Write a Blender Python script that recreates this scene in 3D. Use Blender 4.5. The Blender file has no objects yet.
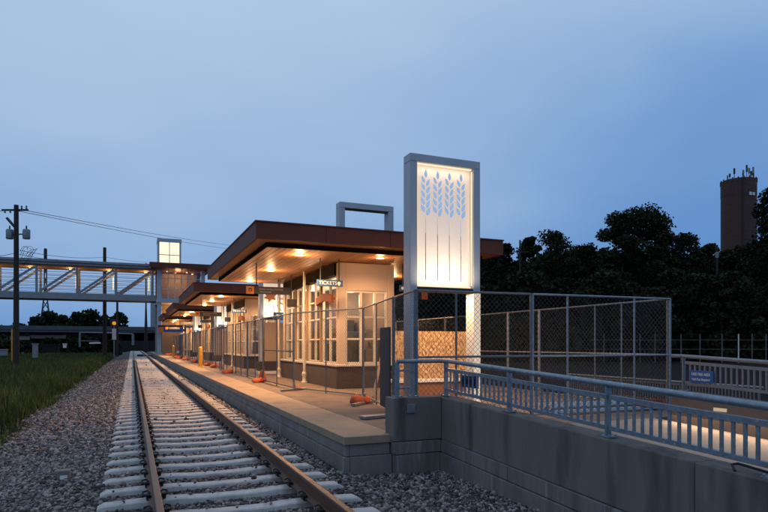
import bpy, bmesh, math, random
import numpy as np
from math import radians as R, sin, cos, pi
from mathutils import Vector, Matrix
random.seed(7); rng = np.random.default_rng(7)
S = bpy.context.scene
COL = S.collection

# ------------------------------------------------------------------ materials
def new_mat(name):
    m = bpy.data.materials.new(name); m.use_nodes = True
    nt = m.node_tree; nt.nodes.clear()
    out = nt.nodes.new('ShaderNodeOutputMaterial')
    return m, nt, out

def mat(name, c, rough=.7, metal=0., c2=None, scale=4., detail=6., amt=.5, bump=0., bscale=None, stretch=None,
        c3=None, scale3=1., lo3=.5, hi3=.7, attr=None, spec=.5, emit=None, estr=0., coord='Object', trans=0.):
    """principled material: base colour varied by one or two noises, optional per-vertex tint, optional bump"""
    m, nt, out = new_mat(name); N = nt.nodes; L = nt.links
    b = N.new('ShaderNodeBsdfPrincipled'); L.new(b.outputs[0], out.inputs[0])
    b.inputs['Roughness'].default_value = rough; b.inputs['Metallic'].default_value = metal
    b.inputs['Specular IOR Level'].default_value = spec
    if trans: b.inputs['Transmission Weight'].default_value = trans
    tc = N.new('ShaderNodeTexCoord'); src = tc.outputs[coord]
    if stretch:
        mp = N.new('ShaderNodeMapping'); mp.inputs['Scale'].default_value = stretch; L.new(src, mp.inputs[0]); src2 = mp.outputs[0]
    else: src2 = src
    n = N.new('ShaderNodeTexNoise'); n.inputs['Scale'].default_value = scale; n.inputs['Detail'].default_value = detail
    n.inputs['Roughness'].default_value = .62
    L.new(src2, n.inputs['Vector'])
    rp = N.new('ShaderNodeValToRGB'); rp.color_ramp.elements[0].position = .5 - amt * .5; rp.color_ramp.elements[1].position = .5 + amt * .5
    c2 = c2 or tuple(x * .72 for x in c)
    rp.color_ramp.elements[0].color = (*c2, 1); rp.color_ramp.elements[1].color = (*c, 1)
    L.new(n.outputs['Fac'], rp.inputs[0]); colo = rp.outputs[0]
    if c3:
        n3 = N.new('ShaderNodeTexNoise'); n3.inputs['Scale'].default_value = scale3; n3.inputs['Detail'].default_value = 8; L.new(src2, n3.inputs['Vector'])
        r3 = N.new('ShaderNodeMapRange'); r3.inputs[1].default_value = lo3; r3.inputs[2].default_value = hi3; L.new(n3.outputs['Fac'], r3.inputs[0])
        mx = N.new('ShaderNodeMixRGB'); mx.inputs[2].default_value = (*c3, 1); L.new(r3.outputs[0], mx.inputs[0]); L.new(colo, mx.inputs[1]); colo = mx.outputs[0]
    if attr:
        at = N.new('ShaderNodeAttribute'); at.attribute_name = attr
        mu = N.new('ShaderNodeMixRGB'); mu.blend_type = 'MULTIPLY'; mu.inputs[0].default_value = 1
        L.new(colo, mu.inputs[1]); L.new(at.outputs['Color'], mu.inputs[2]); colo = mu.outputs[0]
    L.new(colo, b.inputs['Base Color'])
    if bump:
        nb = N.new('ShaderNodeTexNoise'); nb.inputs['Scale'].default_value = bscale or scale * 6; nb.inputs['Detail'].default_value = 8
        L.new(src2, nb.inputs['Vector'])
        bp = N.new('ShaderNodeBump'); bp.inputs['Strength'].default_value = bump; bp.inputs['Distance'].default_value = .02
        L.new(nb.outputs['Fac'], bp.inputs['Height']); L.new(bp.outputs[0], b.inputs['Normal'])
    if emit:
        b.inputs['Emission Color'].default_value = (*emit, 1); b.inputs['Emission Strength'].default_value = estr
    return m

def brick_mat(name, c, c2, mortar, sx=.2, sz=.065):
    m, nt, out = new_mat(name); N = nt.nodes; L = nt.links
    b = N.new('ShaderNodeBsdfPrincipled'); L.new(b.outputs[0], out.inputs[0]); b.inputs['Roughness'].default_value = .85
    tc = N.new('ShaderNodeTexCoord'); sp = N.new('ShaderNodeSeparateXYZ'); L.new(tc.outputs['Object'], sp.inputs[0])
    ad = N.new('ShaderNodeMath'); L.new(sp.outputs[0], ad.inputs[0]); L.new(sp.outputs[1], ad.inputs[1])
    cb = N.new('ShaderNodeCombineXYZ'); L.new(ad.outputs[0], cb.inputs[0]); L.new(sp.outputs[2], cb.inputs[1])
    br = N.new('ShaderNodeTexBrick'); br.inputs['Scale'].default_value = 1; br.inputs['Brick Width'].default_value = sx; br.inputs['Row Height'].default_value = sz
    br.inputs['Mortar Size'].default_value = sz * .1; br.inputs['Color1'].default_value = (*c, 1); br.inputs['Color2'].default_value = (*c2, 1); br.inputs['Mortar'].default_value = (*mortar, 1)
    L.new(cb.outputs[0], br.inputs['Vector']); L.new(br.outputs['Color'], b.inputs['Base Color'])
    bp = N.new('ShaderNodeBump'); bp.inputs['Strength'].default_value = .5; bp.inputs['Distance'].default_value = .01; bp.invert = True
    L.new(br.outputs['Fac'], bp.inputs['Height']); L.new(bp.outputs[0], b.inputs['Normal'])
    return m

def glass_mat(name, tint=(.9, .95, 1), refl=.12):
    m, nt, out = new_mat(name); N = nt.nodes; L = nt.links
    t = N.new('ShaderNodeBsdfTransparent'); t.inputs[0].default_value = (*tint, 1)
    g = N.new('ShaderNodeBsdfGlossy'); g.inputs['Roughness'].default_value = .03
    fr = N.new('ShaderNodeLayerWeight'); pw = N.new('ShaderNodeMath'); pw.operation = 'POWER'; pw.inputs[1].default_value = 4; L.new(fr.outputs['Facing'], pw.inputs[0])
    mp = N.new('ShaderNodeMath'); mp.operation = 'MULTIPLY_ADD'; mp.inputs[1].default_value = .4; mp.inputs[2].default_value = refl * .2; mp.use_clamp = True
    L.new(pw.outputs[0], mp.inputs[0])
    mx = N.new('ShaderNodeMixShader'); L.new(mp.outputs[0], mx.inputs[0]); L.new(t.outputs[0], mx.inputs[1]); L.new(g.outputs[0], mx.inputs[2]); L.new(mx.outputs[0], out.inputs[0])
    return m

def emis_mat(name, c, s):
    m, nt, out = new_mat(name); e = nt.nodes.new('ShaderNodeEmission'); e.inputs[0].default_value = (*c, 1); e.inputs[1].default_value = s
    nt.links.new(e.outputs[0], out.inputs[0]); return m

WARM = (1., .55, .24); WARMW = (1., .78, .55)
M = dict(
 ground=mat('dry ground', (.055, .05, .035), .95, c2=(.03, .035, .018), scale=.25, c3=(.075, .06, .045), scale3=.06, bump=.5, bscale=3),
 dirt=mat('dirt lot', (.026, .018, .015), 1., spec=.05, c2=(.013, .0095, .0085), scale=.35, bump=.5, bscale=5),
 ballast=mat('ballast base', (.07, .063, .062), .95, c2=(.02, .018, .018), scale=14, amt=.3, bump=1., bscale=30),
 stone=mat('ballast stone', (.23, .20, .195), .9, c2=(.12, .10, .096), scale=9, attr='tint', bump=.3, bscale=40),
 tie=mat('concrete sleeper', (.53, .50, .48), .9, c2=(.36, .335, .32), scale=7, amt=.45, c3=(.22, .19, .17), scale3=2.2, lo3=.58, hi3=.72, bump=.3, bscale=60),
 rail=mat('rusty rail', (.12, .055, .03), .65, metal=.1, c2=(.065, .032, .02), scale=9, stretch=(1, .15, 1)),
 railhead=mat('worn rail head', (.20, .115, .07), .5, metal=.6, c2=(.12, .065, .04), scale=5, stretch=(1, .1, 1)),
 clip=mat('black clip', (.02, .018, .018), .55, metal=.3, scale=20),
 conc=mat('precast concrete', (.22, .202, .188), .88, c2=(.125, .113, .105), scale=1.6, stretch=(1, 1, .35), c3=(.26, .26, .27), scale3=5, lo3=.6, hi3=.75, bump=.25, bscale=40),
 conc2=mat('cast concrete wall', (.185, .162, .150), .92, spec=.2, c2=(.118, .103, .096), scale=1.7, stretch=(2.2, 2.2, .35), c3=(.060, .053, .050), scale3=1.9, lo3=.52, hi3=.74, bump=.2, bscale=50),
 conc3=mat('footing concrete', (.20, .184, .172), .9, c2=(.085, .077, .072), scale=2.6, stretch=(2, 2, .22), c3=(.22, .22, .235), scale3=6, lo3=.58, hi3=.7, bump=.25, bscale=40),
 pave=mat('platform paving', (.21, .16, .13), .9, spec=.15, c2=(.135, .105, .085), scale=2.2, c3=(.09, .08, .07), scale3=.9, lo3=.55, hi3=.75, bump=.15, bscale=70),
 buff=mat('buff tactile strip', (.33, .235, .155), .85, c2=(.245, .172, .115), scale=3., c3=(.16, .12, .085), scale3=1.6, lo3=.53, hi3=.75, bump=.4, bscale=90),
 walk=mat('ramp concrete', (.28, .23, .20), .85, spec=.2, c2=(.22, .19, .165), scale=1.3, c3=(.16, .13, .11), scale3=.6, lo3=.52, hi3=.74, bump=.12, bscale=60),
 brownconc=mat('brown wall concrete', (.13, .10, .085), .85, c2=(.09, .07, .06), scale=1.4, stretch=(1, 1, .3), bump=.2, bscale=40),
 galv=mat('blue grey galvanised steel', (.26, .30, .345), .42, metal=.45, c2=(.14, .17, .205), scale=14, amt=.5, c3=(.36, .42, .47), scale3=30, lo3=.6, hi3=.7),
 galvd=mat('dark fence pipe', (.16, .18, .2), .45, metal=.6, c2=(.09, .10, .11), scale=12),
 galvl=mat('light fence pipe', (.24, .245, .26), .45, metal=.5, c2=(.17, .175, .18), scale=12),
 wire=mat('chain link wire', (.075, .078, .082), .6, metal=.2, scale=30),
 steelp=mat('grey painted steel', (.40, .43, .47), .42, c2=(.33, .36, .40), scale=3, amt=.6),
 brown=mat('dark bronze fascia', (.135, .038, .018), .62, c2=(.10, .029, .014), scale=.8, spec=.25),
 reveal=mat('dark reveal', (.012, .007, .005), .8, spec=.08, scale=4),
 soffit=mat('wood soffit', (.46, .225, .095), .5, c2=(.32, .15, .06), scale=3, stretch=(9, .5, 9), attr='tint'),
 gap=mat('soffit gap', (.03, .018, .01), .8, scale=4),
 cream=mat('cream panel', (.46, .36, .28), .6, c2=(.42, .33, .255), scale=1.2, amt=.8),
 frame=mat('pale window frame', (.60, .54, .46), .5, c2=(.54, .48, .41), scale=6),
 white=mat('white paint', (.72, .70, .66), .5, c2=(.62, .60, .56), scale=5),
 brick=brick_mat('dark brown brick', (.038, .02, .015), (.05, .027, .019), (.045, .036, .03)),
 tbrick=brick_mat('tower brick', (.075, .028, .022), (.055, .022, .018), (.06, .04, .035), .9, .3),
 glass=glass_mat('clear glass'), dglass=glass_mat('tinted glass', (.75, .78, .8), .2),
 blind=mat('dark interior', (.05, .05, .05), .7, scale=3),
 planter=mat('orange brown planter', (.26, .12, .06), .8, scale=3, bump=.2), inner=mat('brown interior wall', (.16, .095, .055), .7, scale=2), osb=mat('strand board', (.52, .36, .19), .8, c2=(.20, .11, .045), scale=13, amt=.22, stretch=(1.6, 1, .7), c3=(.68, .48, .25), scale3=19, lo3=.55, hi3=.62),
 bag=mat('orange sandbag', (.44, .085, .025), .85, c2=(.27, .055, .02), scale=9, bump=.5, bscale=30),
 yellow=mat('yellow bollard', (.62, .32, .015), .5, c2=(.5, .25, .015), scale=5),
 blue=mat('blue sign', (.015, .085, .27), .45, c2=(.013, .075, .24), scale=3),
 tblue=mat('slate blue sign', (.022, .075, .185), .6, c2=(.02, .068, .17), scale=3),
 dgrey=mat('charcoal sign', (.016, .018, .026), .6, scale=3),
 orange=mat('orange sign', (.62, .17, .01), .5, c2=(.55, .15, .01), scale=4),
 rust=mat('rust red sign', (.20, .045, .014), .7, c2=(.16, .036, .012), scale=4),
 txt=mat('white lettering', (.8, .8, .78), .5, scale=3),
 txtd=mat('dark lettering', (.02, .025, .05), .5, scale=3),
 pole=mat('dark timber pole', (.035, .026, .021), .9, c2=(.02, .016, .013), scale=6, stretch=(4, 4, .3), bump=.3),
 dark=mat('dark metal', (.03, .032, .036), .5, metal=.3, scale=6),
 grey=mat('grey equipment', (.22, .24, .26), .5, metal=.2, scale=5),
 wirek=mat('black cable', (.015, .015, .017), .6, scale=5),
 leaf=mat('tree leaves', (.027, .036, .018), .9, c2=(.014, .019, .010), scale=.5, attr='tint', spec=.1),
 bark=mat('bark', (.035, .027, .02), .95, c2=(.02, .016, .012), scale=5, bump=.4),
 grass=mat('meadow grass', (.078, .105, .032), .9, c2=(.040, .060, .02), scale=.35, attr='tint', spec=.15),
 asphalt=mat('asphalt', (.05, .05, .052), .9, scale=3),
 parapet=mat('overpass concrete', (.085, .09, .10), .85, c2=(.055, .06, .066), scale=.5),
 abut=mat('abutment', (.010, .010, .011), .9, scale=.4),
 bridge=mat('bridge painted steel', (.24, .255, .275), .5, c2=(.19, .205, .22), scale=1.5),
 tan=mat('bridge timber ceiling', (.34, .21, .11), .6, c2=(.25, .15, .075), scale=2),
 lamp=emis_mat('lamp lens', (1., .80, .52), 14.), lampb=emis_mat('bridge lamp', (1., .62, .27), 3.),
 led=emis_mat('led strip', (1., .78, .52), 1.15), lit=emis_mat('backlit panel', (1., .84, .64), 1.15),
 litbox=emis_mat('backlit glass', (1., .84, .62), 1.25), step=emis_mat('step light lens', (1., .76, .5), .5),
 postglow=emis_mat('added post glow', (1., .80, .62), .72), signal=emis_mat('yellow signal', (1., .42, .03), .7),  # the post material's emission imitates light falling on the pylon leg
 panel=mat('white lit panel', (.80, .76, .70), .55, c2=(.78, .74, .68), scale=2, emit=(1., .70, .46), estr=.40),
 leafdec=mat('orange leaf motif', (.50, .16, .04), .5, scale=5), pipe=mat('lying pipe', (.42, .45, .48), .5, metal=.4, scale=9),
 ply=mat('pale plywood', (.45, .32, .21), .7, c2=(.36, .25, .16), scale=3, stretch=(5, 5, .4)),
)

# ------------------------------------------------------------------ object helpers
def tag(o, label=None, cat=None, group=None, kind=None):
    if label: o['label'] = label
    if cat: o['category'] = cat
    if group: o['group'] = group
    if kind: o['kind'] = kind
    return o
def thing(name, label, cat, loc=(0, 0, 0), group=None):
    o = bpy.data.objects.new(name, None); COL.objects.link(o); o.location = loc; o.empty_display_size = .2
    return tag(o, label, cat, group)

def world_loc(p):
    v = Vector((0, 0, 0))
    while p: v += p.location; p = p.parent
    return v

class MB:
    """collects shapes given in world coordinates; build() links them as ONE mesh object"""
    def __init__(s): s.v = []; s.f = []; s.mi = []; s.cur = 0
    def add(s, vs, fs):
        b = len(s.v); s.v += [tuple(x) for x in vs]; s.f += [tuple(i + b for i in f) for f in fs]; s.mi += [s.cur] * len(fs); return s
    def box(s, x0, x1, y0, y1, z0, z1):
        return s.add([(x0, y0, z0), (x1, y0, z0), (x1, y1, z0), (x0, y1, z0), (x0, y0, z1), (x1, y0, z1), (x1, y1, z1), (x0, y1, z1)],
                     [(0, 3, 2, 1), (4, 5, 6, 7), (0, 1, 5, 4), (1, 2, 6, 5), (2, 3, 7, 6), (3, 0, 4, 7)])
    def hexa(s, p):  # 8 points bottom ring, top ring
        return s.add(p, [(0, 3, 2, 1), (4, 5, 6, 7), (0, 1, 5, 4), (1, 2, 6, 5), (2, 3, 7, 6), (3, 0, 4, 7)])
    def bar(s, a, b, w, h=None):  # square bar along a-b
        a = Vector(a); b = Vector(b); h = h or w; d = (b - a).normalized(); up = Vector((0, 0, 1)) if abs(d.z) < .95 else Vector((0, 1, 0))
        x = d.cross(up).normalized() * w / 2; y = x.cross(d).normalized() * h / 2
        return s.add([a - x - y, a + x - y, a + x + y, a - x + y, b - x - y, b + x - y, b + x + y, b - x + y],
                     [(0, 3, 2, 1), (4, 5, 6, 7), (0, 1, 5, 4), (1, 2, 6, 5), (2, 3, 7, 6), (3, 0, 4, 7)])
    def tube(s, pts, r, n=8, caps=True):
        pts = [Vector(p) for p in pts]; rs = r if isinstance(r, (list, tuple)) else [r] * len(pts); vs = []; fs = []
        for i, p in enumerate(pts):
            d = (pts[min(i + 1, len(pts) - 1)] - pts[max(i - 1, 0)]).normalized(); up = Vector((0, 0, 1)) if abs(d.z) < .95 else Vector((0, 1, 0))
            x = d.cross(up).normalized(); y = x.cross(d).normalized()
            for k in range(n):
                a = 2 * pi * k / n; vs.append(p + (x * cos(a) + y * sin(a)) * rs[i])
        for i in range(len(pts) - 1):
            for k in range(n): fs.append((i * n + k, i * n + (k + 1) % n, (i + 1) * n + (k + 1) % n, (i + 1) * n + k))
        if caps: fs.append(tuple(range(n))[::-1]); fs.append(tuple((len(pts) - 1) * n + k for k in range(n)))
        return s.add(vs, fs)
    def lathe(s, c, prof, n=16):
        vs = []; fs = []
        for (r, z) in prof:
            for k in range(n): a = 2 * pi * k / n; vs.append((c[0] + r * cos(a), c[1] + r * sin(a), c[2] + z))
        for i in range(len(prof) - 1):
            for k in range(n): fs.append((i * n + k, i * n + (k + 1) % n, (i + 1) * n + (k + 1) % n, (i + 1) * n + k))
        fs.append(tuple(range(n))[::-1]); fs.append(tuple((len(prof) - 1) * n + k for k in range(n)))
        return s.add(vs, fs)
    def prism(s, prof, axis, a0, a1):  # 2D polygon swept along axis
        f = {'x': lambda a, p: (a, p[0], p[1]), 'y': lambda a, p: (p[0], a, p[1]), 'z': lambda a, p: (p[0], p[1], a)}[axis]; n = len(prof)
        return s.add([f(a0, p) for p in prof] + [f(a1, p) for p in prof],
                     [tuple(range(n))[::-1], tuple(range(n, 2 * n))] + [(i, (i + 1) % n, n + (i + 1) % n, n + i) for i in range(n)])
    def build(s, name, m, parent=None, smooth=False, bevel=0., tint=None):
        o = base_obj(name, s.v, s.f, m, parent)
        me = o.data
        if isinstance(m, (list, tuple)):
            me.polygons.foreach_set('material_index', s.mi)
        bm = bmesh.new(); bm.from_mesh(me); bmesh.ops.recalc_face_normals(bm, faces=bm.faces[:])
        bm.to_mesh(me); bm.free()
        if smooth:
            me.polygons.foreach_set('use_smooth', [True] * len(me.polygons)); me.set_sharp_from_angle(angle=R(40))
        if tint is not None: set_tint(me, tint)
        if bevel:
            md = o.modifiers.new('edge', 'BEVEL'); md.width = bevel; md.segments = 2; md.limit_method = 'ANGLE'
        return o

def base_obj(name, v, f, m, parent):
    me = bpy.data.meshes.new(name); off = world_loc(parent)
    me.from_pydata([(x - off.x, y - off.y, z - off.z) for x, y, z in v], [], f); me.update()
    o = bpy.data.objects.new(name, me); COL.objects.link(o)
    for mm in (m if isinstance(m, (list, tuple)) else [m]): me.materials.append(mm)
    if parent: o.parent = parent
    return o

def set_tint(me, cols):
    a = me.color_attributes.new('tint', 'FLOAT_COLOR', 'POINT'); c = np.ones((len(me.vertices), 4), np.float32); c[:, :3] = cols
    a.data.foreach_set('color', c.ravel())

def fast(name, V, F, m, parent=None, tint=None, smooth=False):
    """numpy mesh: V (n,3), F (m,k)"""
    me = bpy.data.meshes.new(name); off = world_loc(parent); V = np.asarray(V, np.float32) - np.array(off, np.float32); F = np.asarray(F, np.int32)
    me.vertices.add(len(V)); me.vertices.foreach_set('co', V.ravel()); k = F.shape[1]
    me.loops.add(F.size); me.loops.foreach_set('vertex_index', F.ravel())
    me.polygons.add(len(F)); me.polygons.foreach_set('loop_start', np.arange(0, F.size, k, dtype=np.int32))
    me.update(calc_edges=True)
    if tint is not None: set_tint(me, tint)
    if smooth: me.polygons.foreach_set('use_smooth', [True] * len(F))
    me.materials.append(m); o = bpy.data.objects.new(name, me); COL.objects.link(o)
    if parent: o.parent = parent
    return o

def copy_tree(o, parent=None):
    c = o.copy(); COL.objects.link(c)
    if parent: c.parent = parent
    for ch in list(o.children): copy_tree(ch, c)
    return c

def text_obj(name, body, size, loc, rot, m, parent, depth=.004, align='CENTER', sx=1.):
    cu = bpy.data.curves.new(name, 'FONT'); cu.body = body; cu.size = size; cu.extrude = depth; cu.align_x = align; cu.align_y = 'CENTER'
    tmp = bpy.data.objects.new('tmp', cu); COL.objects.link(tmp); bpy.context.view_layer.update()
    me = bpy.data.meshes.new_from_object(tmp.evaluated_get(bpy.context.evaluated_depsgraph_get())); bpy.data.objects.remove(tmp)
    me.transform(Matrix.LocRotScale(Vector(loc) - world_loc(parent), rot.to_quaternion() if hasattr(rot, 'to_quaternion') else rot, Vector((sx, 1, 1))))
    me.materials.clear(); me.materials.append(m); o = bpy.data.objects.new(name, me); COL.objects.link(o); o.parent = parent
    return o
from mathutils import Euler

def shape2d(name, loops, depth, m, parent, to3d):
    """flat plate with holes: loops[0] outline, the rest holes; to3d maps (u,v,w) to world"""
    cu = bpy.data.curves.new(name, 'CURVE'); cu.dimensions = '2D'; cu.fill_mode = 'BOTH'; cu.extrude = depth / 2
    for lp in loops:
        sp = cu.splines.new('POLY'); sp.points.add(len(lp) - 1); sp.use_cyclic_u = True
        for p, q in zip(sp.points, lp): p.co = (q[0], q[1], 0, 1)
    tmp = bpy.data.objects.new('tmp', cu); COL.objects.link(tmp); bpy.context.view_layer.update()
    me = bpy.data.meshes.new_from_object(tmp.evaluated_get(bpy.context.evaluated_depsgraph_get())); bpy.data.objects.remove(tmp)
    off = world_loc(parent)
    for v in me.vertices: v.co = Vector(to3d(*v.co)) - off
    me.materials.clear(); me.materials.append(m); o = bpy.data.objects.new(name, me); COL.objects.link(o); o.parent = parent
    return o

def lamp(kind, loc, power, color=WARM, size=.1, rot=None, spot=150, blend=.5, size_y=None):
    l = bpy.data.lights.new(kind.lower() + '_lamp', kind); l.energy = power; l.color = color
    if kind == 'AREA':
        l.size = size
        if size_y: l.shape = 'RECTANGLE'; l.size_y = size_y
    else: l.shadow_soft_size = size
    if kind == 'SPOT': l.spot_size = R(spot); l.spot_blend = blend
    o = bpy.data.objects.new(kind.lower() + '_lamp', l); COL.objects.link(o); o.location = loc
    if rot: o.rotation_euler = rot
    return o

ORD = 'first second third fourth fifth sixth seventh eighth ninth tenth eleventh twelfth thirteenth fourteenth fifteenth sixteenth seventeenth eighteenth nineteenth twentieth'.split()

# ------------------------------------------------------------------ camera
TH = math.atan(252 / 597.3); CT, ST = cos(TH), sin(TH); CZ = 1.62
cam = bpy.data.cameras.new('camera'); cam.sensor_width = 36; cam.lens = 28; cam.shift_y = 88 / 768; cam.clip_end = 4000; cam.clip_start = .05
co = bpy.data.objects.new('camera', cam); COL.objects.link(co); co.location = (0, 0, CZ); co.rotation_euler = (pi / 2, 0, -TH); S.camera = co
def at(px, py, d):   # a photo pixel at depth d as a world point (used to measure the place)
    u = (px - 384) / 597.3
    return Vector(((u * CT + ST) * d, (CT - u * ST) * d, CZ - (py - 344) / 597.3 * d))

# ------------------------------------------------------------------ setting
def grid_noise(x, y, s, seed=0):
    return (np.sin(x * s * 1.3 + seed) * np.cos(y * s * 1.1 + seed * 2) + np.sin(x * s * 2.7 + y * s * 1.9 + seed * 3) * .5) / 1.5
MB().box(-900, 900, -60, 1200, -1.2, -.46).build('ground', M['ground'])['kind'] = 'structure'
MB().box(9.62, 160, -60, 160, -.9, -.2).build('dirt_lot', M['dirt'])['kind'] = 'structure'
prof = [(-2.9, -.9), (-2.75, -.47), (-1.5, -.24), (-.55, -.06), (2.45, -.06), (2.9, -.14), (4.3, -.15), (4.3, -.9)]
MB().prism(prof, 'y', -6, 190).build('ballast_bed', M['ballast'])['kind'] = 'structure'
def ballast_z(x): return np.interp(x, [p[0] for p in prof[1:-1]], [p[1] for p in prof[1:-1]])

# ballast stones
def icosa():
    t = (1 + 5 ** .5) / 2
    v = np.array([(-1, t, 0), (1, t, 0), (-1, -t, 0), (1, -t, 0), (0, -1, t), (0, 1, t), (0, -1, -t), (0, 1, -t), (t, 0, -1), (t, 0, 1), (-t, 0, -1), (-t, 0, 1)]) / 1.9
    f = np.array([(0, 11, 5), (0, 5, 1), (0, 1, 7), (0, 7, 10), (0, 10, 11), (1, 5, 9), (5, 11, 4), (11, 10, 2), (10, 7, 6), (7, 1, 8), (3, 9, 4), (3, 4, 2), (3, 2, 6), (3, 6, 8), (3, 8, 9), (4, 9, 5), (2, 4, 11), (6, 2, 10), (8, 6, 7), (9, 8, 1)])
    return v, f
def rand_rot(n):
    q = rng.normal(size=(n, 4)); q /= np.linalg.norm(q, axis=1)[:, None]; w, x, y, z = q.T
    return np.stack([np.stack([1 - 2 * (y * y + z * z), 2 * (x * y - z * w), 2 * (x * z + y * w)], -1), np.stack([2 * (x * y + z * w), 1 - 2 * (x * x + z * z), 2 * (y * z - x * w)], -1), np.stack([2 * (x * z - y * w), 2 * (y * z + x * w), 1 - 2 * (x * x + y * y)], -1)], 1)
def stones(name, X, Y, Z, size, m):
    n = len(X); v, f = icosa(); P = v[None] * (1 + rng.uniform(-.28, .28, (n, 12, 1))) * (size[:, None, None] * rng.uniform(.5, 1.3, (n, 1, 3)))
    P = np.einsum('nij,nkj->nki', rand_rot(n), P); P[:, :, 2] *= .8
    P += np.stack([X, Y, Z], -1)[:, None]
    F = (f[None] + (np.arange(n) * 12)[:, None, None]).reshape(-1, 3)
    g = rng.uniform(.25, 1.5, n) ** 1.6; hue = rng.uniform(-1, 1, n)
    st = np.maximum(np.exp(-((X - .224) / .22) ** 2), np.exp(-((X - 1.724) / .22) ** 2)) * .8
    tint = np.stack([g * (1 + .10 * hue) * (1 - .05 * st), g * (1 - .32 * st), g * (1 - .08 * hue) * (1 - .5 * st)], -1); tint = np.repeat(tint, 12, axis=0)
    return fast(name, P.reshape(-1, 3), F, m, tint=tint)
TIE0, DT = 1.2, .61
def sample(n, x0, x1, y0, y1, p):
    X = rng.uniform(x0, x1, n); Y = y0 + (y1 - y0) * rng.uniform(0, 1, n) ** p; return X, Y
XS = []; YS = []
for a in ((62000, -2.8, 4.0, 2.5, 11, 1.0), (42000, -2.8, 2.6, 9, 30, 1.3), (10000, -2.8, 2.6, 28, 75, 1.2)):
    x, y = sample(*a); XS.append(x); YS.append(y)
X = np.concatenate(XS); Y = np.concatenate(YS)
ontie = (X > -.36) & (X < 2.31) & (np.abs((Y - TIE0 + DT / 2) % DT - DT / 2) < .15)
keep = (~ontie | (rng.uniform(0, 1, len(X)) < .018)) & ~((X > 2.5) & (Y > 7.4)) & (np.abs(X - .224) > .1) & (np.abs(X - 1.724) > .1)
onk = ontie[keep]; X = X[keep]; Y = Y[keep]
sz = (.011 + .024 * rng.uniform(0, 1, len(X)) ** 1.7) * np.where(Y > 11, 1.3, 1) * np.where(Y > 28, 1.35, 1)
Z = ballast_z(X) + rng.uniform(-.012, .016, len(X)) + np.where(onk, .072, 0)
tag(stones('ballast_stones', X, Y, Z, sz, M['stone']), 'crushed grey and rust coloured stone ballast around the track', 'gravel', kind='stuff')
# stones heaped against the ramp wall
# grass
def blades(name, X, Y, Z, H, W, m, tint):
    n = len(X); a = rng.uniform(0, 2 * pi, n); lean = rng.uniform(.05, .5, n) * H; la = rng.uniform(0, 2 * pi, n)
    dx = np.cos(a) * W / 2; dy = np.sin(a) * W / 2; lx = np.cos(la) * lean; ly = np.sin(la) * lean
    P = np.stack([np.stack([X - dx, Y - dy, Z], -1), np.stack([X + dx, Y + dy, Z], -1),
                  np.stack([X + dx * .7 + lx * .35, Y + dy * .7 + ly * .35, Z + H * .6], -1), np.stack([X - dx * .7 + lx * .35, Y - dy * .7 + ly * .35, Z + H * .6], -1),
                  np.stack([X + lx + dx * .1, Y + ly + dy * .1, Z + H], -1), np.stack([X + lx - dx * .1, Y + ly - dy * .1, Z + H], -1)], 1)
    F = np.array([(0, 1, 2, 3), (3, 2, 4, 5)])[None] + (np.arange(n) * 6)[:, None, None]
    return fast(name, P.reshape(-1, 3), F.reshape(-1, 4), m, tint=np.repeat(tint, 6, axis=0))
n = 125000
Yg = 6 + 112 * rng.uniform(0, 1, n) ** 1.7; Xg = -2.35 - (14 + Yg * .18) * rng.uniform(0, 1, n) ** 1.25
edge = -2.55 + .35 * np.sin(Yg * .9) + .25 * np.sin(Yg * 2.3 + 1); ok = (Xg < edge + rng.normal(0, .22, n)) & ((grid_noise(Xg, Yg, 1.3, 4.) > -.55) | (rng.uniform(0, 1, n) < .25)) | ((Xg < edge + .9) & (grid_noise(Xg, Yg, 1.7, 2.) > .75))
Xg = Xg[ok]; Yg = Yg[ok]; n = len(Xg)
patch = grid_noise(Xg, Yg, .55, 1.); H = 1.25 * (.24 + .34 * rng.uniform(0, 1, n) ** 1.6 + .13 * patch) * np.clip((-2.2 - Xg) * 1.1, .35, 1.)
W = rng.uniform(.012, .03, n) * (1 + Yg * .03)
g = rng.uniform(.5, 1.4, n) * (1 + .3 * patch); yl = (rng.uniform(0, 1, n) < .09)
tint = np.stack([g * np.where(yl, 1.7, 1.), g * np.where(yl, 1.35, 1.), g * np.where(yl, .9, 1.)], -1)
tag(blades('grass', Xg, Yg, np.full(n, -.46), H, W, M['grass'], tint), 'tall dark green grass and weeds beside the ballast', 'grass', kind='stuff')

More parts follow.
